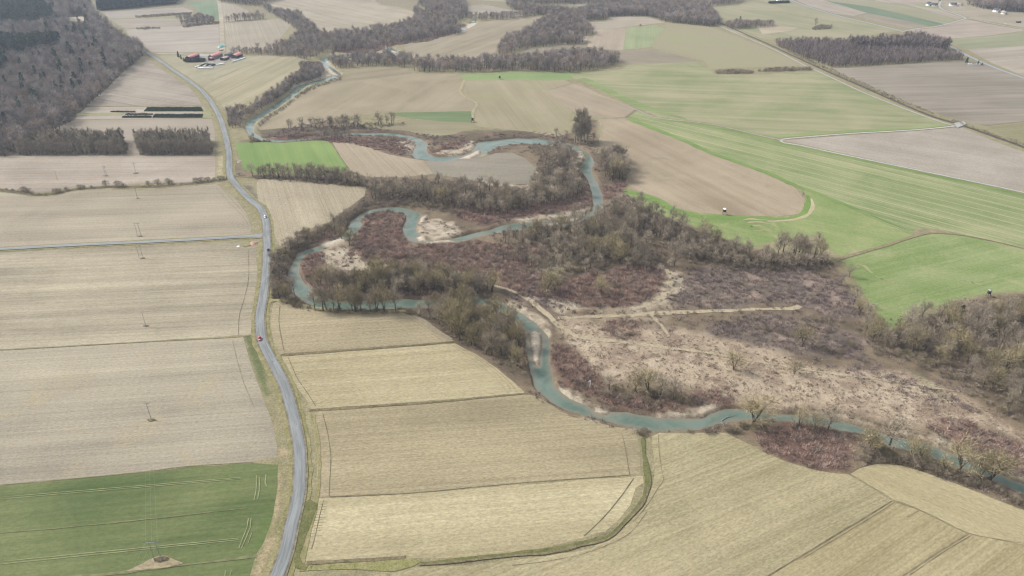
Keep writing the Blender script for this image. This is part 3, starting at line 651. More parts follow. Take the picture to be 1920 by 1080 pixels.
sheet('bare_soil', [(236,1072),(262,1060),(280,1050),(298,1043),(312,1043),(322,1048),(345,1057),(318,1064),(280,1068)], field_mat(A(196,180,142), A(176,160,124), fine=.6, patch=1.0), L3, .5, True)
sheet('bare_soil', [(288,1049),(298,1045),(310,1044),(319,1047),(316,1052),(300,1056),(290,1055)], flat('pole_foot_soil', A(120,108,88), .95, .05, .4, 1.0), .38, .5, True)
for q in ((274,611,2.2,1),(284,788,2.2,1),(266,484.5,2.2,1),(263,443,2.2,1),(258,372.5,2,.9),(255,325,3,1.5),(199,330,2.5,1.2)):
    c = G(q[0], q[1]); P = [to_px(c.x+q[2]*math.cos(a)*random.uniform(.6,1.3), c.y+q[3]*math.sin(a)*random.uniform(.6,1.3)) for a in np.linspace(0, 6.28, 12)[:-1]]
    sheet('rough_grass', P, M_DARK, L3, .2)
# ditches between fields
ribbon('ditch', [(526,666.5),(600,661),(705,653),(800,646),(853,641)], [1.6,2.2,1.6,1.1,.8], M_DARK, L2, .7)
ribbon('ditch', [(580,769.5),(640,766),(700,762),(830,753),(960,740.5),(990,738)], [1.8,2.2,1.8,1.3,.8,.5], M_DARK, L2, .6)
ribbon('ditch', [(575,1057),(640,1053),(730,1047.5),(760,1046)], 1.8, M_DARK, L3, .6)
ribbon('ditch', [(785,1058),(850,1052),(960,1040),(1030,1034),(1085,1022),(1140,1008),(1165,985),(1190,960),(1205,940),(1214,912),(1213,885),(1207,850),(1206,822)], [1.6,2.6,2.4,3,2.8,2.6,2.2,2.2,2.4,2.4,2.6,2.4,2.2], M_REED, L3, .8)
ribbon('ditch', [(785,1060),(850,1054.5),(960,1043),(1030,1037),(1085,1025),(1140,1011),(1168,986),(1193,960),(1208,940),(1217,912)], 1.0, M_DARK, .38, .4)
sheet('grass', [(575,1060),(640,1056),(735,1049),(770,1047),(790,1052),(775,1062),(735,1072),(640,1068),(560,1072)], grass_mat('bank_a', A(150,150,96), A(176,166,122), A(116,126,72), .2), L2, .6)
ribbon('grass', [(505,566),(522,562.5),(560,571),(600,579.5),(640,585),(680,586.5),(755,584),(775,588)], [3,3.2,3,3,2.6,2.4,2.6,2], grass_mat('field_rim', A(164,160,112), A(190,180,138), A(146,148,98), .2), L2, .9)
for off in (0, 5, 9, 15):
    fur([(783-off*.9,596),(815-off,619),(849-off*1.2,640)], .45, M_FUR2, L2, .3); fur([(862-off*1.3,645),(894-off*1.5,664),(932-off*1.8,689),(960-off*1.8,713),(976-off*2,730)], .45, M_FUR2, L2, .3)
sheet('dry_grass_strip', [(772,590),(790,596),(822,618),(850,636),(838,638),(808,620),(780,600)], grass_mat('headland', A(164,152,128), A(180,168,142), A(150,140,118), .3), L2, 1.2)
ribbon('ditch', [(0,357),(37,361),(67,366),(100,363),(145,355),(200,351),(250,351),(300,350),(375,343),(420,338),(428,333)], [4,5,4,5,4,5,5,5,5,5,4], M_DARK, L2, 1.2)
ribbon('ditch', [(428,333),(445,331),(485,331)], 4, M_DARK, L2, .8)
ribbon('grass', [(586,775),(594,815),(599,860),(598,905),(594,935),(585,965),(575,1000),(566,1040),(562,1065)], [2,2,1.8,1.8,2,4,4,4,3], M_VERGE, L2, .5)
ribbon('grass', [(575,940),(583,950),(572,985),(563,1020),(556,1045),(560,1062),(575,1066)], [3,6,5,3,2.5,3,3], M_REED, L3, .8)
# ------------------------------------------------------------------ roads and paths
MAIN = [(120,-55),(150,-18),(163,0),(172,12),(183,25),(195,37),(206,50),(226,65),(240,77),(252,85),(264,92),(277,100),(293,110),(308,120),(322,130),(337,140),(352,150),(366,160),(378,170),(387,180),(395,190),(401,200),(407,210),(414,225),(419,240),(423,255),(426,270),(429,287),(429.5,305),(430,320),(434,335),(445,350),(459,365),(472,378),(485,387),(491,396),(496,407),(499,420),(500,440),(501,460),(500,480),(499,510),(496,540),(492,565),(488,590),(488,615),(492.5,640),(504,665),(517,690),(530,715),(539,740),(549,775),(556.5,810),(561.5,840),(563,875),(562,910),(557,945),(547,985),(542,1010),(533,1045),(520,1080),(505,1115),(490,1150)]
ribbon('verge', MAIN, 11.5, M_VERGE, .10, 1.3)
ribbon('verge', MAIN, 7.4, flat('road_edge', A(150,142,120), .95, .05, .3, .4), .36, .35)
ribbon('road', MAIN, 5.3, road_mat('asphalt', A(136,140,140), A(170,173,173), .9), .46, .10)
SIDE = [(-320,486),(0,468),(125,461),(250,455.5),(380,449),(440,445.5),(470,444),(492,443)]
ribbon('verge', SIDE, 8.5, M_VERGE, .10, .9)
ribbon('road', SIDE, [4.4,4.4,4.4,4.4,4.4,4.6,5.5,8], road_mat('asphalt_side', A(146,150,150), A(180,182,181), .6), .50, .08)
ribbon('path', [(1305,22),(1340,45),(1440,88),(1507,122),(1553,143),(1615,172),(1690,202),(1752,225),(1784,235),(1790,237)], 3.2, flat('gravel_track', A(196,192,180), .95, .05, .12, .3), L3, .3)
ribbon('path', [(1790,237),(1715,244),(1600,250.5),(1540,255),(1480,260),(1465,263),(1470,268),(1500,273),(1560,286),(1680,311),(1800,336),(1920,361.5),(2240,434)], 3.0, flat('gravel_track_b', A(206,204,196), .95, .05, .1, .3), L3, .3)
ribbon('path', [(1465,263),(1440,258),(1335,234),(1235,221.5),(1193,206),(1160,193)], [3,2.6,2.4,2.6,2.6,1.5], flat('gravel_track_c', A(186,182,164), .95, .05, .15, .3), L3, .3)
ribbon('path', [(1192,206),(1182,213),(1171,221.5)], 2.6, flat('gravel_track_d', A(160,150,128), .95, .05, .15, .3), L3, .3)
ribbon('path', [(872,150),(865,163),(864,173),(876,183),(893,192),(894,200),(887,210),(887,230)], [4,4.5,5,5,5,5,4,1.5], grass_mat('farm_track', A(180,168,132), A(196,184,152), A(164,154,118), .2), L3, .6)
fur([(864,168),(872,180),(890,189),(897,196),(890,206)], 1.2, M_DARK, .38, .4)
ribbon('path', [(408,-5),(412,12),(415,40),(416,70),(417,97)], 8, STUB((200,186,160), fine=.3), L2, .6)
ribbon('path', [(293,101),(335,101.5),(370,102),(420,102)], 4.5, flat('farm_drive', A(206,202,194), .95, .05, .1, .3), L3, .3)
ribbon('path', [(258,92),(240,75),(228,62)], 5, STUB((200,190,158), fine=.3), L2, 1.0)
ribbon('path', [(925,536),(965,548),(1000,568),(1028,592),(1050,612),(1090,632),(1150,640),(1230,650),(1330,662),(1450,684),(1600,706),(1720,722),(1800,735)], [3,3.2,3.4,3.6,4.5,4,3,2.6,2.6,2.6,2.4,2,1.5], M_STRAW, L2, 1.5)
ribbon('path', [(1046,596),(1120,594),(1200,590),(1228,588),(1300,585),(1400,581),(1480,579),(1500,574)], [3,3.6,4,5,3.6,3.6,4,4.5], M_STRAW, L2, 1.5)
ribbon('path', [(1222,592),(1240,610),(1254,632)], [3,2.4,2], M_STRAW, L3, 1.2)
ribbon('path', [(1190,580),(1220,570),(1250,552),(1256,530),(1250,505)], [2,3,5,5,3], M_STRAW, L2, 1.0)
ribbon('path', [(1566,489),(1600,478),(1660,461),(1715,443),(1750,437),(1800,441),(1860,452),(1925,468)], [4,3.4,3.2,3.2,2.6,1.6,1.2,1], grass_mat('field_track', A(146,136,104), A(170,158,126), A(128,118,92), .3), L3, .4)
fur([(1712,440),(1690,430),(1665,420),(1600,392)], [1.6,1.4,1.2,.6], STUB((200,188,146), fine=.3), L3, .3)
# far roads
ribbon('road', [(1460,-12),(1482,0),(1505,9),(1565,28),(1640,46),(1695,60),(1765,80),(1815,105),(1865,127),(1920,147),(2240,260)], 6, road_mat('asphalt_far', A(166,172,176), A(186,190,192), .2), L3, .1)
ribbon('road', [(1695,59),(1720,54),(1752,50.5),(1785,43),(1805,36.5),(1810,34),(1800,29.5),(1785,24),(1768,18),(1761,11),(1764,2),(1768,-12)], 4, road_mat('asphalt_far_b', A(192,192,188), A(204,204,198), .1), .32, .1)
ribbon('road', [(1808,34),(1830,37),(1865,45),(1920,54.5),(2100,85)], 3.6, road_mat('asphalt_far_c', A(196,194,188), A(206,204,198), .1), .32, .1)
# railway: ballast, sleepers are too small to part, two rails
RW = [(1300,14),(1340,38),(1440,83),(1515,118),(1555,136),(1615,162),(1690,195),(1752,220),(1797,233),(1840,248),(1902,270),(1940,285),(2240,405)]
ribbon('railway_bed', RW, 4.2, flat('ballast', A(112,106,98), .95, .05, .25, .4), .4, .25)
for s in (-.75, .75):
    Q = W(RW); T = np.gradient(Q, axis=0); T /= np.hypot(T[:,0],T[:,1])[:,None]
    ribbon('rail', Q+np.stack([-T[:,1],T[:,0]],1)*s, .14, flat('rail_steel', A(120,112,108), .5, .5), .58, 0, world=True)
ribbon('verge', np.array(RW)+np.array([[6,-1.5]]), 4, M_VERGE, .12, .8)
sheet('path', [(1788,232),(1806,228),(1812,233),(1795,241)], flat('crossing', A(196,194,188), .9, .1), .6, .2)
# ------------------------------------------------------------------ plants
class Geo:
    def __init__(s): s.V = []; s.F = []; s.M = []; s.n = 0
    def add(s, V, F, m=0):
        V = np.asarray(V, float); F = np.asarray(F, int)
        s.V.append(V); s.F.append(F+s.n); s.M.append(np.full(len(F), m)); s.n += len(V)
    def arr(s): return np.concatenate(s.V), np.concatenate(s.F), np.concatenate(s.M)
    def mesh(s, name, mats):
        V, F, M = s.arr(); return mesh_np(name, V, F, mats, M)
def tube(P, R, k=4):
    P = np.asarray(P, float); n = len(P); V = []
    for i in range(n):
        d = P[min(i+1,n-1)]-P[max(i-1,0)]; d = d/max(np.linalg.norm(d),1e-9)
        a = np.cross(d, [0,0,1.0] if abs(d[2]) < .9 else [1.0,0,0]); a /= np.linalg.norm(a); b = np.cross(d, a)
        for j in range(k):
            t = 2*math.pi*j/k; V.append(P[i]+R[i]*(a*math.cos(t)+b*math.sin(t)))
    F = []
    for i in range(n-1):
        for j in range(k):
            a, b, c, d = i*k+j, i*k+(j+1)%k, (i+1)*k+(j+1)%k, (i+1)*k+j
            F += [(a,b,c),(a,c,d)]
    return np.array(V), np.array(F)
def unit(v): return v/np.maximum(np.linalg.norm(v, axis=-1, keepdims=True), 1e-9)
def twigs(r, P, D, L, w):
    n = len(P); s = unit(np.cross(D, r.normal(size=(n,3))))*(np.asarray(w).reshape(-1,1)/2)
    V = np.stack([P-s, P+s, P+D*L[:,None]], 1).reshape(-1,3)
    return V, np.arange(3*n).reshape(-1,3)
def bare_tree(seed, h=14, cr=4.5, base=.25, nl=9, nt=700, tw=.15, stems=1, narrow=False, tl=1.5):
    """trunk(s) with limbs, and a crown of side branches and twigs"""
    r = np.random.default_rng(seed); T = Geo(); C = Geo(); ends = []; dirs = []
    for s in range(stems):
        a = r.uniform(0, 6.28); ln = (0 if stems == 1 else .45)*cr
        top = np.array([math.cos(a)*ln, math.sin(a)*ln, h*r.uniform(.7,.85)])
        P = np.array([top*t+np.array([r.normal()*.25*t, r.normal()*.25*t, 0])-np.array([top[0],top[1],0])*(t-t*t)*.5 for t in np.linspace(0,1,6)])
        if s: P[0,:2] += r.normal(size=2)*.3
        r0 = h*.022/math.sqrt(stems)+.06
        V, F = tube(P, np.linspace(r0, .05, 6), 5); T.add(V, F)
        m = max(3, nl//stems)
        for i in range(m):
            t = base+(1-base)*(i+r.uniform(0,.8))/m
            p0 = np.array([np.interp(t, np.linspace(0,1,6), P[:,k]) for k in range(3)])
            az = i*2.4+r.uniform(-.5,.5)+s; el = r.uniform(.95,1.25) if narrow else r.uniform(.4,.9)+.3*t
            Ln = cr*(1.25-.55*t)*r.uniform(.75,1.15)*(1.6 if narrow else 1)
            d = np.array([math.cos(az)*math.cos(el), math.sin(az)*math.cos(el), math.sin(el)])
            Q = [p0]; dd = d.copy()
            for k in range(3):
                dd = unit(dd+np.array([r.normal()*.18, r.normal()*.18, .22])); Q.append(Q[-1]+dd*Ln/3)
            Q = np.array(Q); rb = r0*.42*(1.1-t*.5)
            V, F = tube(Q, np.linspace(rb, .035, 4), 3); T.add(V, F)
            for k in range(4):
                u = r.uniform(.3,1); p1 = np.array([np.interp(u, np.linspace(0,1,4), Q[:,j]) for j in range(3)])
                d2 = unit(dd*.6+r.normal(size=3)*.6+np.array([0,0,.25])); L2_ = cr*r.uniform(.25,.5)
                R_ = np.array([p1, p1+d2*L2_*.5+np.array([0,0,.1]), p1+d2*L2_+np.array([0,0,.35])])
                V, F = tube(R_, [.05,.035,.015], 3); C.add(V, F)
                for q in np.linspace(.15,1,5):
                    ends.append(p1+d2*L2_*q); dirs.append(d2)
    ends = np.array(ends); dirs = np.array(dirs)
    i = r.integers(0, len(ends), nt)
    P = ends[i]+r.normal(size=(nt,3))*np.array([.16,.16,.13])*cr
    cen = np.array([0,0,h*.45])
    D = unit(dirs[i]*.5+unit(P-cen)*.6+r.normal(size=(nt,3))*.55+np.array([0,0,.3 if not narrow else .9]))
    P[:,2] = np.maximum(P[:,2], .3)
    V, F = twigs(r, P, D, r.uniform(.6,1.3,nt)*tl, r.uniform(.6,1.3,nt)*tw); C.add(V, F)
    return T, C
def shrub_geo(seed, h=3.5, cr=2.2, nt=320, tw=.13):
    r = np.random.default_rng(seed); C = Geo()
    for i in range(12):
        a = r.uniform(0,6.28); e = r.uniform(.8,1.4); L = h*r.uniform(.5,.85)
        d = np.array([math.cos(a)*math.cos(e), math.sin(a)*math.cos(e), math.sin(e)])
        b = np.array([r.normal()*.3, r.normal()*.3, 0])
        V, F = tube([b, b+d*L*.5, b+d*L+np.array([0,0,.2])], [.07,.05,.02], 3); C.add(V, F)
    th = r.uniform(0,6.28,nt); rr = np.sqrt(r.uniform(0,1,nt)); z = r.uniform(0,1,nt)**.8
    lob = 1+.25*np.sin(3*th+seed)
    P = np.stack([np.cos(th)*rr*cr*lob*np.sqrt(1-.75*z*z), np.sin(th)*rr*cr*lob*np.sqrt(1-.75*z*z), z*h*.82], 1)
    D = unit(P*np.array([.5,.5,.2])+r.normal(size=(nt,3))*.6+np.array([0,0,.8]))
    V, F = twigs(r, P, D, r.uniform(.5,1.2,nt)*h*.3, r.uniform(.6,1.3,nt)*tw); C.add(V, F)
    return C
def conifer_geo(seed, h=18, cr=3.4, n=900, w=.55):
    r = np.random.default_rng(seed); T = Geo(); C = Geo()
    V, F = tube([[0,0,0],[0,0,h*.5],[0,0,h*.97]], [.3,.18,.03], 5); T.add(V, F)
    t = r.uniform(0,1,n)**1.5; z = h*(.1+.9*t); th = r.uniform(0,6.28,n)
    rad = cr*(1-t)**.8*(.72+.28*np.sin(z*2.3+seed))*r.uniform(.45,1.05,n)+.1
    P = np.stack([np.cos(th)*rad*.75, np.sin(th)*rad*.75, z], 1)
    D = unit(np.stack([np.cos(th), np.sin(th), r.uniform(-.7,.35,n)], 1)+r.normal(size=(n,3))*.3)
    V, F = twigs(r, P, D, r.uniform(.5,1.2,n)*cr*.4+.3, r.uniform(.7,1.3,n)*w); C.add(V, F)
    return T, C
M_BARK = veg_mat('bark', A(104,94,82), A(134,122,106), None, .2)
M_BIRCH = veg_mat('birch_bark', A(190,186,178), A(160,154,146), None, .1)
M_TWIG = veg_mat('twigs_grey', A(174,162,142), A(209,194,170), A(185,170,154), .2)
M_WILLOW = veg_mat('twigs_olive', A(180,166,129), A(204,189,149), A(169,157,125), .2)
M_POP = veg_mat('twigs_poplar', A(172,162,144), A(202,188,167), None, .15)
M_SHRUB = veg_mat('twigs_shrub', A(159,146,127), A(188,173,152), A(170,160,127), .25)
M_CON = veg_mat('needles', A(48,70,52), A(72,94,66), A(56,78,66), .2)
M_REDT = veg_mat('bramble_red', A(184,154,142), A(218,192,176), A(176,160,146), 0)
M_PURT = veg_mat('dead_stems', A(166,148,142), A(196,178,168), A(148,132,130), 0)
M_DRYT = veg_mat('dry_grass_blades', A(196,174,152), A(216,198,172), A(178,156,138), 0)
M_WOODT = veg_mat('twigs_wood', A(163,152,147), A(201,187,177), A(187,163,140), 0)
M_PLANT = veg_mat('twigs_young', A(154,140,138), A(177,162,156), A(166,145,135), 0)
# prototypes: several of each kind, one mesh for the trunk, one for the crown
PROTO = {'bare': [], 'willow': [], 'poplar': [], 'shrub': [], 'conifer': []}
for k in range(6):
    T, C = bare_tree(100+k, 14, 4.6+.3*(k%3), .22+.05*(k%2), 10, 820, .15)
    PROTO['bare'].append((14, T.mesh('bare_trunk', [M_BARK]), C.mesh('bare_crown', [M_TWIG])))
for k in range(5):
    T, C = bare_tree(200+k, 10, 4.6, .12, 12, 820, .14, 3+k%2, tl=1.3)
    PROTO['willow'].append((10, T.mesh('willow_trunk', [M_BARK]), C.mesh('willow_crown', [M_WILLOW])))
for k in range(4):
    T, C = bare_tree(300+k, 15, 2.3, .15, 14, 800, .15, narrow=True)
    PROTO['poplar'].append((15, T.mesh('poplar_trunk', [M_POP]), C.mesh('poplar_crown', [M_POP])))
for k in range(6):
    C = shrub_geo(400+k); PROTO['shrub'].append((3.5, None, C.mesh('shrub', [M_SHRUB])))
for k in range(3):
    T, C = conifer_geo(500+k); PROTO['conifer'].append((18, T.mesh('conifer_trunk', [M_BARK]), C.mesh('conifer_crown', [M_CON])))
def lowpoly(kind_, seed):
    if kind_ == 'conifer': T, C = conifer_geo(seed, 18, 3.6, 240, 1.3)
    elif kind_ == 'young': T, C = bare_tree(seed, 9, 1.7, .1, 5, 110, .25, narrow=True, tl=1.6)
    elif kind_ == 'shrub':
        C = shrub_geo(seed, 3.5, 2.4, 110, .26); T = None
    else: T, C = bare_tree(seed, 14, 5.0, .1, 8, 300, .26, tl=1.9)
    G_ = Geo()
    if T: V, F, M = T.arr(); G_.add(V, F, 0)
    V, F, M = C.arr(); G_.add(V, F, 1)
    return G_.arr()
LOW = {k: [lowpoly(k, 600+i) for i in range(4)] for k in ('bare','conifer','young','shrub')}
LOWH = {'bare':14,'conifer':18,'young':9,'shrub':3.5}
def mass(name, spots, kind_, mats, label, cat):
    """many far plants that read as one mass: one object"""
    g = Geo(); spots = np.array(spots)                      # x, y, h
    pick = RNG.integers(0, 4, len(spots)); TI = []
    for k in range(4):
        S = spots[pick == k]
        if not len(S): continue
        V, F, M = LOW[kind_][k]
        a = RNG.uniform(0, 6.28, len(S)); c, s = np.cos(a)[:,None], np.sin(a)[:,None]
        z = (S[:,2]/LOWH[kind_])[:,None]; w = z*RNG.uniform(.85,1.2,len(S))[:,None]
        X = (V[:,0]*c-V[:,1]*s)*w+S[:,0:1]; Y = (V[:,0]*s+V[:,1]*c)*w+S[:,1:2]; Z = V[:,2]*z
        VV = np.stack([X,Y,Z], -1).reshape(-1,3)
        FF = (F[None]+(np.arange(len(S))*len(V))[:,None,None]).reshape(-1,3)
        g.V.append(VV); g.F.append(FF+g.n); TI.append(np.repeat(RNG.uniform(0,1,len(S)), len(V))); g.M.append(np.tile(M, len(S))); g.n += len(VV)
    me = g.mesh(name, [each_own(m) for m in mats])
    me.attributes.new('tint', 'FLOAT', 'POINT').data.foreach_set('value', np.concatenate(TI).astype(np.float32))
    return kind(put(name, me), 'stuff', label, cat)
def scatter(px, d, keep=1.0, seed=0, clear=1.0, frame=True):
    """irregular spots inside a polygon given in photo pixels, d metres apart, none in the water"""
    P = W(px); r = np.random.default_rng(seed+1000)
    x0, y0 = P.min(0); x1, y1 = P.max(0)
    X, Y = np.meshgrid(np.arange(x0, x1+d, d), np.arange(y0, y1+d, d*.87))
    X = X+(np.arange(X.shape[0])%2)[:,None]*d/2
    X = X.ravel()+r.uniform(-.42,.42,X.size)*d; Y = Y.ravel()+r.uniform(-.42,.42,Y.size)*d
    m = inside(X, Y, P) & (r.uniform(size=X.size) < keep)
    X, Y = X[m], Y[m]
    if frame:
        a, b = to_px(X, Y, 0); m = (a > -230) & (a < 2150) & (b > -45) & (b < 1160); X, Y = X[m], Y[m]
    m = ~in_river(X, Y, clear)
    return X[m], Y[m], r
PH = {'bare':'bare_tree','willow':'willow_tree','poplar':'poplar_tree','shrub':'shrub','conifer':'conifer_tree'}
CATS = {'bare':'tree','willow':'tree','poplar':'poplar tree','shrub':'shrub','conifer':'conifer'}
def plant(kind_, x, y, h, label, group=None, variant=None, wide=1.0, mats=None):
    k = random.randrange(len(PROTO[kind_])) if variant is None else variant
    h0, T, C = PROTO[kind_][k]; s = h/h0
    if T is None:
        o = put(PH[kind_], C, None, (x,y,0))
    else:
        o = put(PH[kind_], None, None, (x,y,0)); put('trunk', T, o); put('crown', C, o)
    o.scale = (s*wide, s*wide, s); o.rotation_euler = (0,0,random.uniform(0,6.28))
    return thing(o, label, CATS[kind_], group)
ZONES = [  # feet polygon, kind, spacing, h range, keep, group, label
 ([(690,356),(760,350),(850,356),(930,364),(985,366),(1012,345),(1026,310),(1018,286),(1040,276),(1075,292),(1078,315),(1086,335),(1094,365),(1060,385),(1000,395),(940,404),(880,400),(850,390),(800,378),(700,376)],
  'bare', 6.6, (7.5,13), .85, 'trees of the wood above the river loop', 'bare grey-brown tree in the dense wood between the grey meadow and the river loop'),
 ([(462,331),(485,327),(540,328),(640,333),(690,346),(690,353),(630,345),(540,335),(480,333)],
  'bare', 4.2, (6,11), .95, 'trees of the hedge below the bright green field', 'dark bare tree in the thick hedge below the bright green field'),
 ([(1124,297),(1163,294),(1178,315),(1166,343),(1142,342),(1131,325)],
  'bare', 5.6, (10,14), .95, 'trees of the clump on the east bank', 'bare dark tree in the round clump between river and bean-shaped tan field'),
 ([(1095,404),(1140,388),(1185,384),(1230,410),(1290,432),(1340,457),(1420,480),(1420,490),(1340,480),(1290,470),(1230,450),(1200,475),(1230,496),(1190,503),(1120,490),(1060,480),(1000,465),(960,450),(980,434),(1030,430)],
  'bare', 7.4, (7.5,13), .68, 'trees of the wood south of the river crossing the valley', 'bare brownish tree in the wood between river and curved green meadow'),
 ([(930,442),(1030,436),(1080,470),(1062,502),(1000,516),(940,492)],
  'willow', 7.6, (4.5,8), .75, 'small trees beside the pale glade of the middle scrub', 'small grey-olive tree beside the pale glade in the middle scrub'),
 ([(1225,428),(1290,444),(1400,483),(1500,490),(1556,495),(1500,506),(1400,507),(1300,490),(1240,462)],
  'bare', 5.0, (6,9.5), .9, 'trees along the foot of the curved meadow', 'low dark bare tree on the border of the curved green meadow and purple scrub'),
 ([(1435,478),(1470,470),(1515,476),(1560,492),(1500,494)],
  'bare', 7, (10,14), .9, 'tall trees at the meadow corner', 'tall bare tree in the clump beside the start of the field track'),
 ([(595,545),(640,528),(700,520),(780,522),(860,528),(930,545),(900,554),(850,551),(760,552),(640,553)],
  'willow', 5.6, (8,12.5), .95, 'trees on the tongue inside the big river bend', 'bare grey tree on the reddish tongue of land inside the big river bend'),
 ([(960,470),(1060,470),(1200,480),(1280,502),(1240,512),(1150,506),(1080,516),(1000,502)],
  'willow', 7.5, (4.5,8), .75, 'small trees in the red scrub below the middle wood', 'small silvery olive tree in the red scrub below the middle wood'),
 ([(560,566),(590,584),(640,586),(700,586),(772,584),(772,579),(700,581),(640,581),(590,578)],
  'bare', 4.0, (9,14), .95, 'trees on the bank below the big bend', 'bare tree on the bank between the big bend and the upper stubble field'),
 ([(778,592),(850,578),(880,572),(905,573),(945,600),(972,640),(982,690),(975,702),(920,670),(860,636),(800,606)],
  'willow', 6.6, (8,14), .85, 'willows beside the stubble field corner', 'olive-brown willow in the wedge between stubble fields and the lower river'),
 ([(512,490),(540,470),(570,450),(620,425),(650,400),(660,408),(630,438),(590,455),(555,468),(533,500),(531,520),(542,552),(566,570),(530,570),(512,552)],
  'bare', 8, (6,11), .5, 'trees along the outer bank by the road', 'bare tree on the outer bank between the country road and the river bend'),
 ([(1592,604),(1650,625),(1700,606),(1750,594),(1830,584),(1900,568),(2000,562),(2000,850),(1940,810),(1860,752),(1780,702),(1700,657),(1640,652)],
  'bare', 7.8, (7.5,13.5), .62, 'trees of the wood at the right border', 'bare grey tree in the wide wood below the green meadow on the right'),
 ([(900,262),(960,258),(1060,257),(1072,264),(1000,266),(910,268)],
  'bare', 8, (7,11), .7, 'trees along the upper river', 'bare tree on the bank between the upper river and the tan field'),
 ([(540,241),(580,239),(640,236),(720,233),(738,228),(742,234),(640,241),(560,245)],
  'bare', 6, (8,12), .75, 'trees of the belt below the big tan field', 'bare tree in the belt along the lower edge of the big tan field'),
]
cand = []
for zi, (px, kd, d, hr, keep, grp, lab) in enumerate(ZONES):
    X, Y, r = scatter(px, d, keep, zi)
    for x, y in zip(X, Y):
        u = r.uniform(); h = 1.32*(hr[0]+(hr[1]-hr[0])*u)
        kk = kd if r.uniform() < .72 else ('willow' if kd == 'bare' else 'bare')
        if grp.endswith('green field'): kk = 'bare'
        cand.append((h*pscale(y), x, y, h, kk, grp, lab, zi))
LONE = [(1412,796,12,'willow'),(1498,801,7.5,'willow'),(1552,807,9.5,'bare'),(1528,806,6,'willow'),(1632,850,9,'willow'),(1668,834,12,'bare'),(1708,858,8,'willow'),(1728,866,7,'willow'),(1800,886,12,'willow'),(1858,900,12.5,'willow'),(1838,897,8,'willow'),(1630,840,8,'willow'),(1770,884,6,'willow')]
for k, (px, py, h, kd) in enumerate(LONE):
    p = G(px, py); cand.append((1e3+k, p.x, p.y, h*1.42, kd, 'willows on the lower river bank', 'bare spreading willow on the near bank of the lowest river reach', 90))
MIDL = [(1215,738,9.5,'willow'),(1238,742,9,'bare'),(1190,735,7.5,'willow'),(1262,748,8,'bare'),(1142,730,6.5,'bare'),(1375,692,8,'willow'),(1505,650,9.5,'willow'),(1490,700,5,'willow'),(1025,548,9.5,'willow'),(1040,545,8,'willow'),(1128,552,8,'willow'),(1264,498,12,'bare'),(1162,494,9,'willow'),(1420,780,6,'bare'),(1577,535,7,'bare'),(1600,572,8,'bare'),(1624,604,9,'bare'),(1592,520,6,'bare'),(1612,590,7,'willow')]
for k, (px, py, h, kd) in enumerate(MIDL):
    p = G(px, py); cand.append((900+k, p.x, p.y, h*1.55, kd, 'lone trees in the scrub meadow', 'single bare rounded tree standing in the reddish scrub and dry grass', 91))
BANK = [(655,460,10,'willow'),(640,448,8,'willow'),(628,432,11.5,'bare'),(652,424,12,'bare'),(560,464,10,'bare'),(576,452,8,'willow'),(552,552,11,'bare'),(668,455,7,'bare')]
for k, (px, py, h, kd) in enumerate(BANK):
    p = G(px, py); cand.append((800+k, p.x, p.y, h*1.3, kd, 'trees on the bank of the narrow river neck', 'bare tree leaning over the water at the left side of the big river loop', 92))
cand.sort(key=lambda c: -c[0])
rest = {}
for n, c in enumerate(cand):
    if n < 300: plant(c[4], c[1], c[2], c[3], c[6], c[5], wide=random.uniform(.9,1.15)*(1.3 if c[0] >= 900 else 1))
    else: rest.setdefault(c[7], []).append((c[1], c[2], c[3]))
for zi, sp in rest.items():
    g = ZONES[zi] if zi < 90 else None
    mass('wood', sp, 'bare', [M_BARK, M_TWIG], ('mass of ' + ZONES[zi][5]) if g else 'bare trees', 'wood')
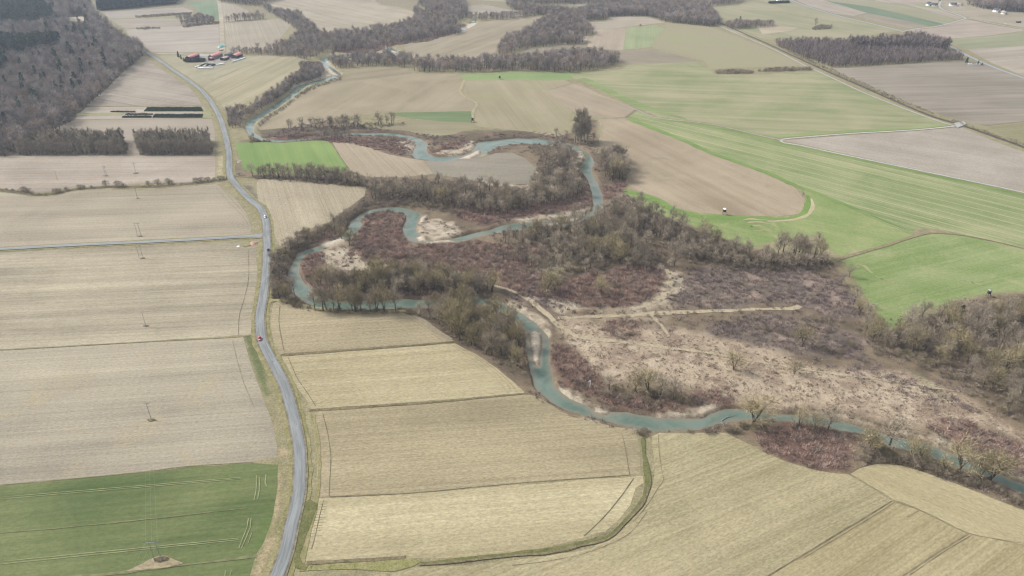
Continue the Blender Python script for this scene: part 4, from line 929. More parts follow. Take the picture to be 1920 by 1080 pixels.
# far woods
WOODS = [
 ('bare', 8.8, (12,18), .9, [(-320,310),(20,294),(95,258),(135,228),(162,203),(200,169),(236,134),(268,106),(264,92),(240,80),(222,70),(204,52),(180,30),(165,8),(150,-40),(-320,-60)], 'grey leafless forest covering the slope at the far left', M_WOODT),
 ('bare', 7.5, (8,14), .9, [(487,14),(520,24),(560,32),(582,48),(602,70),(640,66),(690,62),(750,50),(780,42),(776,30),(790,0),(870,0),(880,28),(870,36),(858,44),(850,58),(870,62),(810,72),(760,80),(735,82),(690,95),(620,96),(575,112),(540,104),(500,100),(480,97),(540,88),(560,60),(530,38)], 'grey leafless wood along the distant winding river', M_WOODT),
 ('bare', 7, (8,14), .9, [(628,130),(690,124),(770,126),(785,120),(770,112),(720,110),(650,112),(612,116)], 'leafless trees on the inside of the distant river bend', M_WOODT),
 ('bare', 7, (9,15), .9, [(932,94),(945,82),(970,72),(998,56),(1014,42),(1040,32),(1065,30),(1110,58),(1112,66),(1062,69),(1095,78),(1096,82),(1040,85),(980,92),(935,110)], 'dark leafless wood between two distant tan fields', M_WOODT),
 ('bare', 7, (9,16), .9, [(772,136),(785,120),(830,120),(930,120),(1000,112),(1060,104),(1130,104),(1160,116),(1150,126),(1070,137),(960,133),(860,136)], 'dark leafless belt of trees above the bright green strip', M_WOODT),
 ('bare', 6.5, (10,15), .95, [(950,10),(1000,18),(1080,26),(1140,10),(1200,6),(1290,6),(1330,22),(1352,46),(1332,50),(1250,42),(1212,30),(1144,31),(1134,38),(1070,40),(1030,32),(1000,27),(960,18)], 'dark leafless forest belt across the upper middle', M_WOODT),
 ('young', 4.2, (7,9), .95, [(1450,84),(1572,80),(1640,92),(1720,92),(1800,108),(1806,113),(1640,123),(1558,127),(1515,112)], 'dense dark young plantation beside the railway', M_PLANT),
 ('young', 5, (14,17), .95, [(1585,88),(1660,84),(1700,80),(1768,86),(1780,94),(1700,94),(1600,94)], 'taller dark plantation block behind the young plantation', M_PLANT),
 ('bare', 6, (7,10), .8, [(1452,80),(1570,77),(1568,81),(1460,84)], 'row of leafless trees behind the young plantation', M_WOODT),
 ('bare', 6, (7,11), .9, [(1354,48),(1390,44),(1450,46),(1450,50),(1400,54),(1372,56)], 'small leafless wood beside the railway at the top', M_WOODT),
 ('bare', 8, (16,22), .95, [(1812,8),(1850,2),(2100,2),(2100,40),(1990,33),(1925,24),(1862,20),(1826,14)], 'dark blue-grey forest behind the white houses', M_WOODT),
 ('bare', 9, (16,22), .9, [(1770,-4),(2100,-4),(2100,-40),(1770,-40)], 'forest along the upper right border', M_WOODT),
 ('bare', 8, (10,14), .8, [(1290,13),(1330,12),(1385,7),(1400,1),(1390,0),(1300,8)], 'row of leafless trees before the upper road', M_WOODT),
 ('bare', 9, (12,18), .9, [(410,2),(450,9),(480,12),(560,-10),(480,-40),(400,-10)], 'leafless trees at the upper border beside the farm track', M_WOODT),
 ('bare', 7, (8,13), .85, [(418,42),(450,40),(480,38),(500,36),(484,33),(440,38)], 'leafless hedge between two vineyard-like fields', M_WOODT),
 ('bare', 6, (6,10), .9, [(426,98),(480,97),(560,104),(540,107),(490,103),(430,102)], 'bare hedge behind the farm', M_WOODT),
 ('bare', 6, (6,10), .8, [(325,38),(380,32),(405,42),(390,46),(340,48),(342,44),(370,41)], 'leafless scrub wood between the strip fields', M_WOODT),
 ('bare', 4.2, (4,9), .9, [(426,212),(450,206),(480,202),(530,174),(560,152),(600,136),(604,130),(572,122),(566,132),(560,140),(548,146),(515,172),(480,196),(450,214),(444,238),(430,242)], 'leafless trees lining the left bank of the narrow river', M_WOODT),
 ('bare', 3.6, (4.5,9), .95, [(455,240),(459,226),(482,214),(514,194),(539,177),(552,162),(574,154),(600,147),(609,132),(603,122),(594,124),(598,136),(570,146),(545,155),(530,172),(505,188),(474,207),(450,222),(446,238)], 'dense leafless trees leaning over the left bank of the narrow river', M_WOODT),
 ('bare', 6.5, (5,9), .5, [(470,268),(480,258),(560,250),(640,257),(660,268),(600,262),(530,264)], 'trees in the reddish thicket north of the bright green field', M_WOODT),
 ('bare', 7, (10,14), .8, [(940,0),(1160,0),(1200,4),(1150,8),(960,8)], 'distant trees before the strip fields', M_WOODT),
 ('bare', 6.5, (8,12), .75, [(875,33),(960,31),(990,27),(1010,30),(960,36),(880,40)], 'sparse row of trees between two distant fields', M_WOODT),
 ('conifer', 5.0, (17,22), .98, [(186,20),(250,15),(330,7),(335,-2),(250,6),(184,12)], 'dark spruce belt at the upper left', M_CON),
 ('conifer', 6.4, (21,27), .95, [(-120,58),(20,56),(90,54),(104,40),(84,22),(60,4),(20,-20),(-120,-30)], 'dark spruce stand on the forested slope', M_CON),
 ('conifer', 6.4, (21,27), .95, [(-120,120),(40,116),(110,100),(122,92),(60,92),(-120,90)], 'spruces scattered through the grey forest', M_CON),
 ('conifer', 6.4, (21,27), .955, [(-120,152),(12,148),(22,138),(5,118),(-120,118)], 'dark spruces at the left border', M_CON),
 ('conifer', 24, (16,23), .4, [(-200,270),(60,270),(200,150),(250,105),(200,70),(150,10),(-200,-20)], 'single spruces dotted through the grey forest', M_CON),
 ('bare', 26, (15,21), .6, [(-200,280),(60,275),(200,160),(260,105),(200,60),(150,10),(-200,-20)], 'pale birches dotted through the grey forest', M_BIRCH),
]
CLEAR = [W([(130,30),(160,29),(166,40),(196,44),(194,52),(130,56)]), W([(110,62),(178,70),(180,76),(120,73)])]
for wi, (kd, d, hr, keep, px, lab, mt) in enumerate(WOODS):
    X, Y, r = scatter(px, d, keep, 40+wi)
    for c in CLEAR:
        m = ~inside(X, Y, c); X, Y = X[m], Y[m]
    if not len(X): continue
    H = r.uniform(hr[0], hr[1], len(X))*(.9+.5*fbm(X, Y, .03, 7))
    mass('wood', np.stack([X,Y,H],1), kd, [M_BARK, mt], lab, 'wood')
sheet('field', [(130,32),(160,31),(165,41),(194,45),(193,50),(130,54)], STUB((206,192,164), fine=.2), L1)
sheet('grass', [(105,63),(178,71),(178,75),(120,73)], grass_mat('glade', A(170,166,128), A(186,176,146), A(160,160,118)), L1)
# poplar plantation: two blocks of rows
prest = []; npl = 0
for (xa, xb, lab) in ((36,240,'thin bare poplar in the left block of the plantation rows'),(264,402,'thin bare poplar in the right block of the plantation rows')):
    y0 = G(xa, 289.5).y; nx_ = int((G(xb, 289.5).x-G(xa, 289.5).x)/3.5)
    for j in range(9):
        py = float(to_px(0, y0+j*5.5)[1]); a = G(xa+(30 if xa < 100 else -8)*j/9, py)
        nx_ = int((G(xb-(0 if xa < 100 else 1)*j/9, py).x-a.x)/3.5)
        for i in range(nx_):
            x = a.x+i*3.5+random.uniform(-.5,.5); y = a.y+random.uniform(-.5,.5); h = random.uniform(12,16)
            if random.random() < .05: continue
            if j < 3 and npl < 290: plant('poplar', x, y, h, lab, 'poplars of the plantation rows', wide=1.15); npl += 1
            else: prest.append((x, y, h))
mass('wood', prest, 'young', [M_POP, M_POP], 'dense inner rows of the poplar plantation behind its front rows', 'wood')
X, Y, r = scatter([(30,291),(240,291),(239,270),(60,268)], 3, .8, 321); X2, Y2, r = scatter([(264,291),(403,291),(402,270),(256,270)], 3, .8, 322)
mass('undergrowth', np.stack([np.r_[X,X2],np.r_[Y,Y2],r.uniform(1.5,3.5,len(X)+len(X2))],1), 'shrub', [M_BARK, M_SHRUB], 'brown undergrowth at the foot of the poplar plantation', 'undergrowth')
# tall poplars and lone trees
for px, py, h in ((1078,267,33),(1083,263,37),(1089,265,38),(1095,267,36),(1100,269,31),(1087,270,30),(1094,262,38),(1081,270,26),(1102,263,30)):
    p = G(px, py); plant('poplar', p.x, p.y, h, 'very tall narrow poplar in the clump above the tan field', 'tall poplars in the clump', wide=.95)
p = G(1113,264); plant('bare', p.x, p.y, 9, 'small bare tree just right of the tall poplar clump')
p = G(1528,50); plant('bare', p.x, p.y, 15, 'lone tall bare tree behind a fenced hedge in the distant field')
p = G(1505,370); plant('bare', p.x, p.y, 5, 'small bare tree on the right tip of the bean-shaped tan field')
p = G(1201,49); plant('shrub', p.x, p.y, 4, 'lone dark bush on the border of distant pinkish field')
p = G(1334,37); plant('bare', p.x, p.y, 8, 'small bare tree beside the far end of the railway track')
p = G(1797,602); plant('conifer', p.x, p.y, 12, 'single dark green pine at the upper edge of the right wood', wide=1.35)
for px, py, h, lab in ((1812,118,8.5,'dark conifer at the left corner of the little walled cemetery'),(1834,119,5,'slim dark conifer inside the little walled cemetery'),(1841,121.5,3.5,'small dark conifer at the right corner of the cemetery'),
    (152,84,16,'dark spruce beside the small glade on the forest slope'),(175,86,16,'right one of two dark spruces beside the glade'),(206,66,18,'dark spruce leaning over the road at the forest edge'),(214,69,17,'second dark spruce at the bend of the road by the forest'),
    (157,152,18,'single dark spruce near the forest margin above the triangular field'),(114,128,16,'single dark spruce amid the grey forest'),(66,200,18,'single dark spruce low in the grey forest'),(152,22,19,'dark spruce beside the far end of the road'),(142,24,18,'left of two dark spruces beside the far end of the road'),
    (1387,43,13,'dark conifer in the small wood near the railway'),(1380,45,11,'lower dark conifer in the small wood near the railway'),(1855,16,20,'dark spruce before the blue-grey forest by the white houses'),(1076,9,9,'tiny dark conifer in the distant striped field'),
    (1762,2,12,'dark conifer beside the lane at the white houses')):
    p = G(px, py); plant('conifer', p.x, p.y, h, lab, wide=random.uniform(1.0,1.3)*(1.5 if 'cemetery' in lab else 1))
# ------------------------------------------------------------------ shrubs
SZ = [
 ([(508,480),(540,465),(600,432),(650,400),(688,376),(690,386),(655,412),(600,450),(548,480),(534,512),(544,552),(580,580),(530,572),(510,560)], 3.4, (2,4.5), .75, 'dark shrubs along the outer river bank', 'dark bare shrub on the strip between road, stubble field and river bend'),
 ([(560,572),(600,587),(700,589),(775,588),(775,582),(700,583),(640,583),(600,580)], 3.2, (1.5,3.5), .7, 'shrubs between stubble field and big bend', 'low bare shrub at the foot of the trees below the big bend'),
 ([(980,735),(1000,725),(1040,762),(1110,792),(1190,808),(1200,812),(1100,792),(1040,768)], 4, (.8,2), .5, 'small shrubs on the pale river bank', 'small shrub on the pale bank above the corn stubble'),
 ([(1190,806),(1212,808),(1208,822),(1200,816)], 2, (1.5,3), .9, 'shrubs where the ditch meets the river', 'dark shrub where the green ditch meets the river'),
 ([(1230,808),(1270,808),(1360,808),(1390,795),(1450,800),(1420,812),(1360,812),(1250,811)], 2.6, (1.2,3.8), .85, 'shrubs on the near bank under the lower river', 'dark bare shrub on the near bank beside the spreading willow'),
 ([(1600,862),(1660,845),(1720,866),(1800,892),(1900,925),(1990,975),(1960,975),(1860,925),(1780,900),(1700,872),(1640,868)], 2.6, (1.8,4.6), .85, 'dark shrubs on the near bank at lower right', 'dark grey shrub between river and pale field at the lower right'),
 ([(1120,735),(1190,728),(1290,745),(1285,758),(1200,760),(1130,748)], 4.5, (2,4), .7, 'shrubs round the riverside willows', 'grey-green shrub beside the willows on the scrubby bank'),
 ([(1420,605),(1560,600),(1620,640),(1600,670),(1500,662),(1440,640)], 6, (2,4.5), .55, 'shrubs in the purple scrub', 'rounded shrub in the purplish scrub left of the right wood'),
 ([(980,480),(1060,460),(1150,500),(1100,520),(1040,520),(1000,505)], 6, (2,4), .5, 'silvery shrubs in the middle scrub', 'silvery green shrub in the open scrub south of the wood'),
 ([(1595,605),(1700,655),(1800,705),(1900,780),(1960,830),(1900,790),(1780,715),(1640,665)], 5, (2,4), .6, 'shrubs fringing the right wood', 'low shrub fringing the lower margin of the right wood'),
 ([(690,376),(800,380),(850,395),(880,404),(800,390),(700,386)], 4, (2,4), .7, 'shrubs along the upper side of the loop', 'dark shrub between the wood and the upper river loop'),
 ([(470,330),(690,347),(688,352),(480,336)], 3, (2,3.5), .7, 'shrubs of the hedge below the bright green field', 'dark shrub in the hedge bottom below the bright green field'),
]
scand = []
for zi, (px, d, hr, keep, grp, lab) in enumerate(SZ):
    X, Y, r = scatter(px, d, keep, 80+zi, .3)
    for x, y in zip(X, Y):
        h = r.uniform(*hr); scand.append((h*pscale(y), x, y, h, grp, lab))
for px, py, h in [(45,359,5),(53,361,4.5),(105,363,5),(112,361,4),(125,357,3.5),(150,354,4.5),(158,353,3.5),(172,352,2.5),(198,348,5.5),(222,350,6),(232,351,4),(278,347,4.5),(296,346,5.5),(316,345,6),(322,345,4),(368,342,5),(378,341,5),(390,340,4.5),(402,338,3),(412,337,4),(419,336,3.5),(60,364,3),(75,366,2.5),(86,367,2.5),(24,357,2),(12,356,2)]:
    p = G(px, py); scand.append((500, p.x, p.y, h, 'shrubs along the ditch between two tan fields', 'grey bare shrub on the winding ditch left of the road'))
scand.sort(key=lambda c: -c[0])
srest = []
for n, c in enumerate(scand):
    if n < 300: plant('shrub', c[1], c[2], c[3], c[5], c[4], wide=random.uniform(.9,1.3))
    else: srest.append(c[1:4])
if srest: mass('undergrowth', srest, 'shrub', [M_BARK, M_SHRUB], 'bare undergrowth of the riverside woods', 'undergrowth')
for k, (px, d, h, lab) in enumerate([
   ([(1452,82),(1520,113),(1612,153),(1690,187),(1760,217),(1800,229),(1850,246),(1920,269),(1960,284),(1958,290),(1918,275),(1850,251),(1790,230),(1745,214),(1680,190),(1600,156),(1510,117)], 3.4, (.9,2.4), 'low dark hedge along the railway'),
   ([(1341,134),(1380,131),(1412,135),(1412,138),(1345,139)], 3, (2.5,4), 'thicket strip on the pale patch in the right fields'),
   ([(1418,134),(1440,129),(1520,128),(1524,132),(1440,135)], 3, (2.5,4), 'low hedge strip ending at the railway track'),
   ([(1523,53),(1540,48),(1560,49),(1556,55),(1524,56)], 3, (2.5,4), 'clipped hedge under the lone tall tree'),
   ([(254,31),(300,27),(360,24),(360,27),(300,31),(256,34)], 3.5, (2,3.5), 'row of bushes between the far strip fields'),
   ([(255,54),(275,52),(300,52),(300,54),(258,56)], 3.5, (2,3.5), 'scattered bushes on the field edge by the road'),
   ([(342,50),(370,45),(410,42),(412,45),(372,49),(345,52)], 3.5, (2,4), 'bushy hedge between the far stubble fields'),
   ([(505,484),(690,380),(690,390),(640,436),(556,466),(536,505),(545,556),(600,586),(560,582),(512,562)], 3.2, (.8,2), 'low brown undergrowth of the outer bank'),
   ([(600,548),(700,540),(860,545),(930,552),(985,640),(985,720),(930,680),(850,635),(780,592),(880,574),(860,556),(640,552)], 3.6, (.8,2.2), 'low brown undergrowth among the willows'),
   ([(1000,440),(1100,404),(1180,372),(1290,432),(1420,470),(1560,488),(1600,560),(1500,500),(1300,475),(1240,500),(1100,500)], 3.8, (.8,2.4), 'low brown undergrowth of the middle wood'),
   ([(1225,440),(1400,486),(1550,496),(1500,512),(1400,512),(1290,494)], 2.8, (1,3), 'dark undergrowth at the foot of the curved meadow'),
   ([(1600,605),(1850,575),(2000,560),(2000,850),(1900,790),(1780,705),(1640,655)], 3.6, (.8,2.6), 'low brown undergrowth of the right wood'),
   ([(690,380),(700,352),(850,348),(985,357),(1010,300),(960,255),(1075,262),(1090,380),(940,405)], 4, (1,2.6), 'low brown undergrowth of the wood above the loop'),
   ([(445,235),(452,216),(480,203),(530,178),(552,162),(575,152),(600,145),(602,130),(596,118),(560,118),(570,140),(540,160),(500,188),(450,212),(440,240)], 3, (1.5,4.5), 'brown thicket on the left bank of the narrow river'),
   ([(484,232),(500,218),(530,202),(560,178),(580,162),(600,157),(640,144),(640,150),(600,163),(580,172),(556,186),(530,208),(502,226),(486,242)], 3, (1,3), 'low thicket on the right bank of the narrow river'),
   ([(1040,730),(1100,752),(1180,764),(1280,778),(1340,760),(1390,745),(1300,735),(1200,722),(1120,720),(1060,700)], 4.6, (.8,2.4), 'grey bushes round the scrub bank above the lowest river reach'),
   ([(1440,768),(1560,777),(1660,806),(1800,845),(1925,900),(1925,880),(1800,825),(1660,790),(1560,765),(1440,758)], 3.2, (.5,1.6), 'low bushes along the far bank of the lowest river reach'),
   ([(600,478),(690,500),(800,500),(930,520),(1030,560),(1030,530),(1000,480),(900,452),(800,456),(760,470)], 6, (1,3), 'grey bushes scattered through the red scrub'),
   ([(985,478),(1050,468),(1080,485),(1150,500),(1130,515),(1060,508),(1000,500)], 4, (1.5,3.2), 'silvery shrubs round the pale glade'),
   ([(1030,470),(1240,500),(1290,510),(1420,500),(1560,520),(1620,600),(1560,610),(1400,640),(1260,620),(1200,590),(1050,590),(1040,540)], 6.5, (.8,2.6), 'grey bushes over the middle scrub'),
   ([(1100,620),(1300,640),(1560,690),(1800,745),(1925,815),(1925,860),(1800,800),(1560,760),(1390,740),(1200,705)], 10, (.5,1.5), 'small dark tufts dotted over the pale meadow'),
   ([(460,240),(520,262),(600,250),(660,232),(760,232),(700,242),(640,246),(600,262),(470,268)], 3.6, (1,3), 'brown thicket along the upper left river')]):
    X, Y, r = scatter(px, d, .75, 120+k, .4)
    mass('hedge' if k < 7 else 'undergrowth', np.stack([X,Y,r.uniform(h[0],h[1],len(X))],1), 'shrub', [M_BARK, M_SHRUB], lab, 'hedge' if k < 7 else 'undergrowth')
# ------------------------------------------------------------------ scrub, dry grass: nobody could count the stems
INFIELDS = [[(438,264),(480,262),(530,264),(600,259),(640,264),(692,272),(775,294),(800,297),(870,300),(930,284),(962,282),(990,297),(1008,315),(1006,332),(990,350),(930,352),(812,332),(700,338),(640,334),(540,330),(480,330),(450,324)],
 [(480,332),(690,348),(686,370),(624,418),(580,434),(520,468),(490,400),(478,350)],[(500,566),(600,578),(680,584),(755,583),(780,592),(860,640),(905,665),(990,738),(900,760),(560,700),(500,600)],[(985,735),(1110,792),(1200,815),(1360,812),(1500,879),(1592,890),(1690,873),(1815,914),(1930,958),(2240,1090),(1000,1000)]]
def blades(name, polys, mat, dens, hr, w, lab, cat, seed, lo=.0, hi=.35, sc=.12, lean=.45, edge=2.5, clump=None, skip=()):
    r = np.random.default_rng(seed); PP = []; HH = []; DD = []; TT = []
    for px in polys:
        P = W(px); x0, y0 = P.min(0)-2; x1, y1 = P.max(0)+2
        n = int((x1-x0)*(y1-y0)*dens/(clump[1] if clump else 1))
        x = r.uniform(x0,x1,n); y = r.uniform(y0,y1,n)
        a, b = to_px(x, y); m = (a > -40) & (a < 1960) & (b < 1120); x, y = x[m], y[m]
        s = sdist(x, y, P)+(fbm(x, y, .14, seed, 3)-.5)*2*edge
        f = fbm(x, y, sc, seed+5, 3)
        m = (s > 0) & (r.uniform(size=len(x)) < np.clip((f-lo)/(hi-lo), 0, 1)) & ~in_river(x, y, .3)
        for q in skip: m &= ~inside(x, y, W(q))
        x, y = x[m], y[m]
        hh = .45+1.1*fbm(x, y, .3, seed+9, 2); t = r.uniform(0,1,len(x)); d = np.zeros((len(x),2))
        if clump:                                           # (spread in metres, stems in a bush)
            k = clump[1]; sz = np.repeat(r.uniform(.55,1.5,len(x)), k); x = np.repeat(x, k); y = np.repeat(y, k); t = np.repeat(t, k); hh = np.repeat(hh*r.uniform(.7,1.3,len(hh)), k)
            d = r.normal(size=(len(x),2))*clump[0]*sz[:,None]; x = x+d[:,0]; y = y+d[:,1]; hh = hh*np.sqrt(sz)*np.exp(-.25*(d**2).sum(1)/clump[0]**2/sz**2); d = d/clump[0]*.45
            m = ~in_river(x, y, 0); x, y, t, hh, d = x[m], y[m], t[m], hh[m], d[m]
        PP.append(np.stack([x, y, np.zeros(len(x))], 1)); HH.append(r.uniform(hr[0],hr[1],len(x))*hh); DD.append(d); TT.append(t)
    P = np.concatenate(PP); H = np.concatenate(HH); d = np.concatenate(DD); n = len(P)
    D = unit(np.stack([r.normal(size=n)*lean+d[:,0], r.normal(size=n)*lean+d[:,1], np.ones(n)], 1))
    V, F = twigs(r, P, D, H, r.uniform(.6,1.4,n)*w)
    me = mesh_np(name, V, F, [each_own(mat)])
    me.attributes.new('tint', 'FLOAT', 'POINT').data.foreach_set('value', np.repeat(np.concatenate(TT), 3).astype(np.float32))
    return kind(put(name, me), 'stuff', lab, cat)
blades('scrub', REDS, M_REDT, 6.5, (1.4,3.2), .24, 'reddish brown bramble and knotweed thickets along the river', 'scrub', 1, .12, .42, .16, .5, 5, (1.0,34))
blades('scrub', PURPS, M_PURT, 5.5, (1.0,2.3), .22, 'greyish purple dead scrub right of the middle clearing', 'scrub', 2, .2, .5, .16, .5, 7, (.9,30))
blades('dry_grass', [MEADOW], M_DRYT, 4.0, (.5,1.3), .26, 'pale pinkish tussocks of dry grass in the floodplain meadow', 'dry grass', 3, .25, .5, .2, .8, 2.5, (.5,14))
blades('scrub', [FLOOD], M_PURT, 3.2, (.8,2.2), .24, 'dead grey stems and grasses over the floodplain', 'scrub', 4, .4, .7, .09, .5, 3, (1.0,30), INFIELDS+[MEADOW])
M_NURS = veg_mat('young_needles', A(72,92,66), A(96,112,78), A(84,98,76), 0)
NURS = [([(270,209),(277,201.5),(377,201.5),(381,209)],),([(285,221),(291,214.5),(381,214.5),(379,221)],),([(228,221),(232,217.5),(285,217.5),(284,221)],),([(235,215.5),(236,213.5),(288,213.5),(287,215.5)],),([(207,210.5),(208,208.5),(254,209),(254,211)],)]
for k, (q,) in enumerate(NURS):
    sheet('bare_soil', q, flat('nursery_soil%d' % k, A(84,88,66), .95, .05, .2, .3), L2, .2)
    blades('nursery_plants', [q], M_NURS, 5, (.9,1.7), .6, ['largest dark bed of young conifers in the tree nursery','second dark bed of young conifers in the tree nursery','lower left dark bed of young conifers in the nursery','thin upper strip of young conifers in the nursery','short olive strip of young conifers at the nursery left end'][k], 'nursery bed', 60+k, -.5, -.2, .1, .3, .2)
blades('grass_tufts', [[(785,1060),(850,1052),(960,1040),(1085,1020),(1165,985),(1205,940),(1214,905),(1207,880),(1214,880),(1220,905),(1212,942),(1170,992),(1090,1028),(960,1046),(850,1060)]], veg_mat('tuft_green', A(120,122,80), A(150,146,104), A(104,112,70), 0), 6, (.3,.8), .16, 'green-brown grass tufts in the curving ditch', 'grass', 71, 0, .3, .3, .7, .5)
blades('grass_tufts', [[(0,354),(37,359),(67,364),(100,361),(145,353),(200,349),(300,348),(425,335),(425,339),(300,352),(200,353),(145,357),(100,365),(67,368),(37,363),(0,359)]], M_SHRUB, 4, (.5,1.6), .2, 'brown sedge along the winding ditch left of the road', 'grass', 72, 0, .35, .2, .6, .6)
blades('grass_tufts', [[(526,663),(705,650),(853,640),(853,643),(705,656),(526,668)],[(580,767),(700,760),(830,751),(960,739),(960,742),(830,756),(700,765),(580,771)],[(575,1055),(730,1045),(760,1045),(730,1050),(575,1059)]], veg_mat('tuft_brown', A(128,116,88), A(156,142,110), A(110,102,78), 0), 6, (.3,.8), .16, 'brown grass tufts in the straight ditches between stubble fields', 'grass', 73, 0, .3, .3, .7, .5)
vp = np.array([(430,345),(459,362),(490,392),(502,420),(505,460),(503,510),(500,540),(496,565),(492,590),(493,615),(498,640),(510,665),(523,690),(536,715),(545,740),(556,775),(564,810),(570,840),(572,875),(571,910),(566,945),(556,985),(551,1010),(542,1045),(530,1080)])
blades('grass_tufts', [list(map(tuple, vp))+[(a+9-.004*b, b) for a, b in map(tuple, vp[::-1])]], veg_mat('tuft_verge', A(134,140,86), A(166,162,112), A(118,128,72), 0), 5, (.2,.5), .16, 'olive green grass on the right verge of the road', 'grass', 74, .2, .5, .2, .8, .4)
# ------------------------------------------------------------------ buildings and other things
def boxgeo(g, x0, x1, y0, y1, z0, z1, m=0):
    V = [(x,y,z) for z in (z0,z1) for y in (y0,y1) for x in (x0,x1)]
    Q = [(0,2,3,1),(4,5,7,6),(0,1,5,4),(2,6,7,3),(0,4,6,2),(1,3,7,5)]
    F = [t for a,b,c,d in Q for t in ((a,b,c),(a,c,d))]
    g.add(V, F, m)
def box(name, b, mat, parent=None, bev=0):
    g = Geo(); boxgeo(g, *b); o = put(name, g.mesh(name, [mat]), parent)
    if bev:
        md = o.modifiers.new('bevel', 'BEVEL'); md.width = bev; md.segments = 2
    return o
M_RED = flat('red_sheet_roof', A(222,150,150,.55), .6, .3, .12, .3)
M_PINKR = flat('faded_roof', A(206,182,180), .7, .2, .1, .3)
M_SLATE = flat('slate_roof', A(96,104,112), .6, .3, .12, .4)
M_DWALL = flat('dark_timber_wall', A(74,72,72), .9, .1, .2, .6)
M_CWALL = flat('grey_render_wall', A(158,152,146), .9, .1, .1, .4)
M_WHITE = flat('white_render', (.78,.77,.74), .9, .1, .05, .4)
M_GLASS = flat('dark_glass', (.02,.025,.03), .1, .5, .1, 1)
M_CONC = flat('yard_concrete', A(196,190,182), .9, .1, .12, .2)
M_FILM = flat('white_film', (.82,.83,.84), .45, .4, .04, 2)
def gable(name, label, cat, px, L, Wd, hw, hr, rot, wm, rm, doors=0, windows=0, chimney=False, group=None, over=.5):
    """long axis along local y, ridge along y"""
    p = G(*px); o = put(name, None, None, p); o.rotation_euler = (0,0,rot)
    thing(o, label, cat, group)
    a, b = Wd/2, L/2
    V = [(-a,-b,0),(a,-b,0),(a,b,0),(-a,b,0),(-a,-b,hw),(a,-b,hw),(a,b,hw),(-a,b,hw),(0,-b,hw+hr),(0,b,hw+hr)]
    F = [(0,1,5),(0,5,4),(4,5,8),(1,2,6),(1,6,5),(2,3,7),(2,7,6),(6,7,9),(3,0,4),(3,4,7)]
    g = Geo(); g.add(V, F); put('wall', g.mesh('wall', [wm]), o)
    t = .18; ex = over; sl = hr/a
    g = Geo()
    for s in (-1,1):
        V = [(0,-b-ex,hw+hr+.02),(0,b+ex,hw+hr+.02),(s*(a+ex),b+ex,hw-sl*ex+.02),(s*(a+ex),-b-ex,hw-sl*ex+.02)]
        V += [(x,y,z+t) for x,y,z in V]
        Q = [(0,1,2,3),(4,7,6,5),(0,3,7,4),(1,5,6,2),(2,6,7,3),(0,4,5,1)]
        g.add(V, [t_ for q in Q for t_ in ((q[0],q[1],q[2]),(q[0],q[2],q[3]))])
    rf = put('roof', g.mesh('roof', [rm]), o)
    if chimney: box('chimney', (a*.25,a*.25+.7,b*.3,b*.3+.7,hw+hr*.5,hw+hr+.9), M_CWALL, rf)
    for k in range(doors):
        w = min(4.2, Wd*.35); x = (k-(doors-1)/2)*w*1.4
        box('door', (x-w/2,x+w/2,-b-.06,-b-.01,.05,min(hw*.85,3.8)), M_GLASS if windows else M_DWALL, o)
    for k in range(windows):
        y = -b+L*(k+.7)/(windows+.4)
        for s in (-1,1):
            w_ = box('window', (s*a+(.01 if s>0 else -.05), s*a+(.05 if s>0 else -.01), y-.6,y+.6, hw-1.9,hw-.6), M_GLASS, o)
    if windows:
        for x in (-a*.45, a*.45): box('window', (x-.6,x+.6,-b-.05,-b-.01,hw-1.9,hw-.5), M_GLASS, o)
        box('window', (-.5,.5,-b-.05,-b-.01,hw+hr*.25,hw+hr*.25+1), M_GLASS, o)
    return o
def ang(a, b):
    p, q = G(*a), G(*b); return math.atan2(q.y-p.y, q.x-p.x)-math.pi/2
RB = math.radians(-14)
gable('farm_barn', 'dark-walled barn with red roof, left end of the farmyard', 'barn', (361.5,110), 24, 9, 4, 2.6, RB, M_DWALL, M_RED, 1)
b_ = gable('farm_barn', 'largest red-roofed barn in the middle of the farmyard', 'barn', (404.5,108.5), 25, 10, 4.5, 2.6, RB, M_CWALL, M_RED, 2)
gable('farm_shed', 'small red-roofed shed against the front of the middle barn', 'shed', (396,113), 7, 6, 3, 1.6, RB, M_DWALL, M_RED, 1)
gable('farm_barn', 'red-roofed barn at the right end of the farmyard', 'barn', (444.5,107.5), 18, 10, 4, 2.6, RB, M_DWALL, M_RED, 1)
gable('farm_barn', 'slate-roofed farm building behind the pale open shed', 'barn', (430,106.5), 13, 8, 4, 2.4, RB, M_CWALL, M_SLATE, 1)
gable('open_shed', 'pale pinkish roofed open shed in front of slate roof', 'shed', (421.5,112), 13, 8.5, 3.4, 1.2, RB, M_DWALL, M_PINKR, 2)
sheet('yard', [(356,109),(372,104),(396,103),(424,104),(452,104),(456,110),(432,114),(410,121),(388,124),(374,122),(384,114),(370,112)], flat('yard_ground', A(176,170,160), .95, .05, .25, .15), L2, 1.0)
sheet('yard', [(373,101.5),(392,101.5),(392,106),(374,106)], M_CONC, L3, .4)
# silage clamp: concrete floor between low dark walls
o = put('silage_clamp', None, None, G(390,123)); o.rotation_euler = (0,0,math.radians(-8)); thing(o, 'grey silage clamp with low dark walls in front of the farm', 'silage clamp')
box('floor', (-9,9,-6,6,.12,.3), M_CONC, o)
for s in (-1,0,1): box('side_wall', (s*8.8-.25,s*8.8+.25,-6,6,.3,1.8), M_DWALL, o)
box('side_wall', (-9,9,6,6.5,.3,1.8), M_DWALL, o)
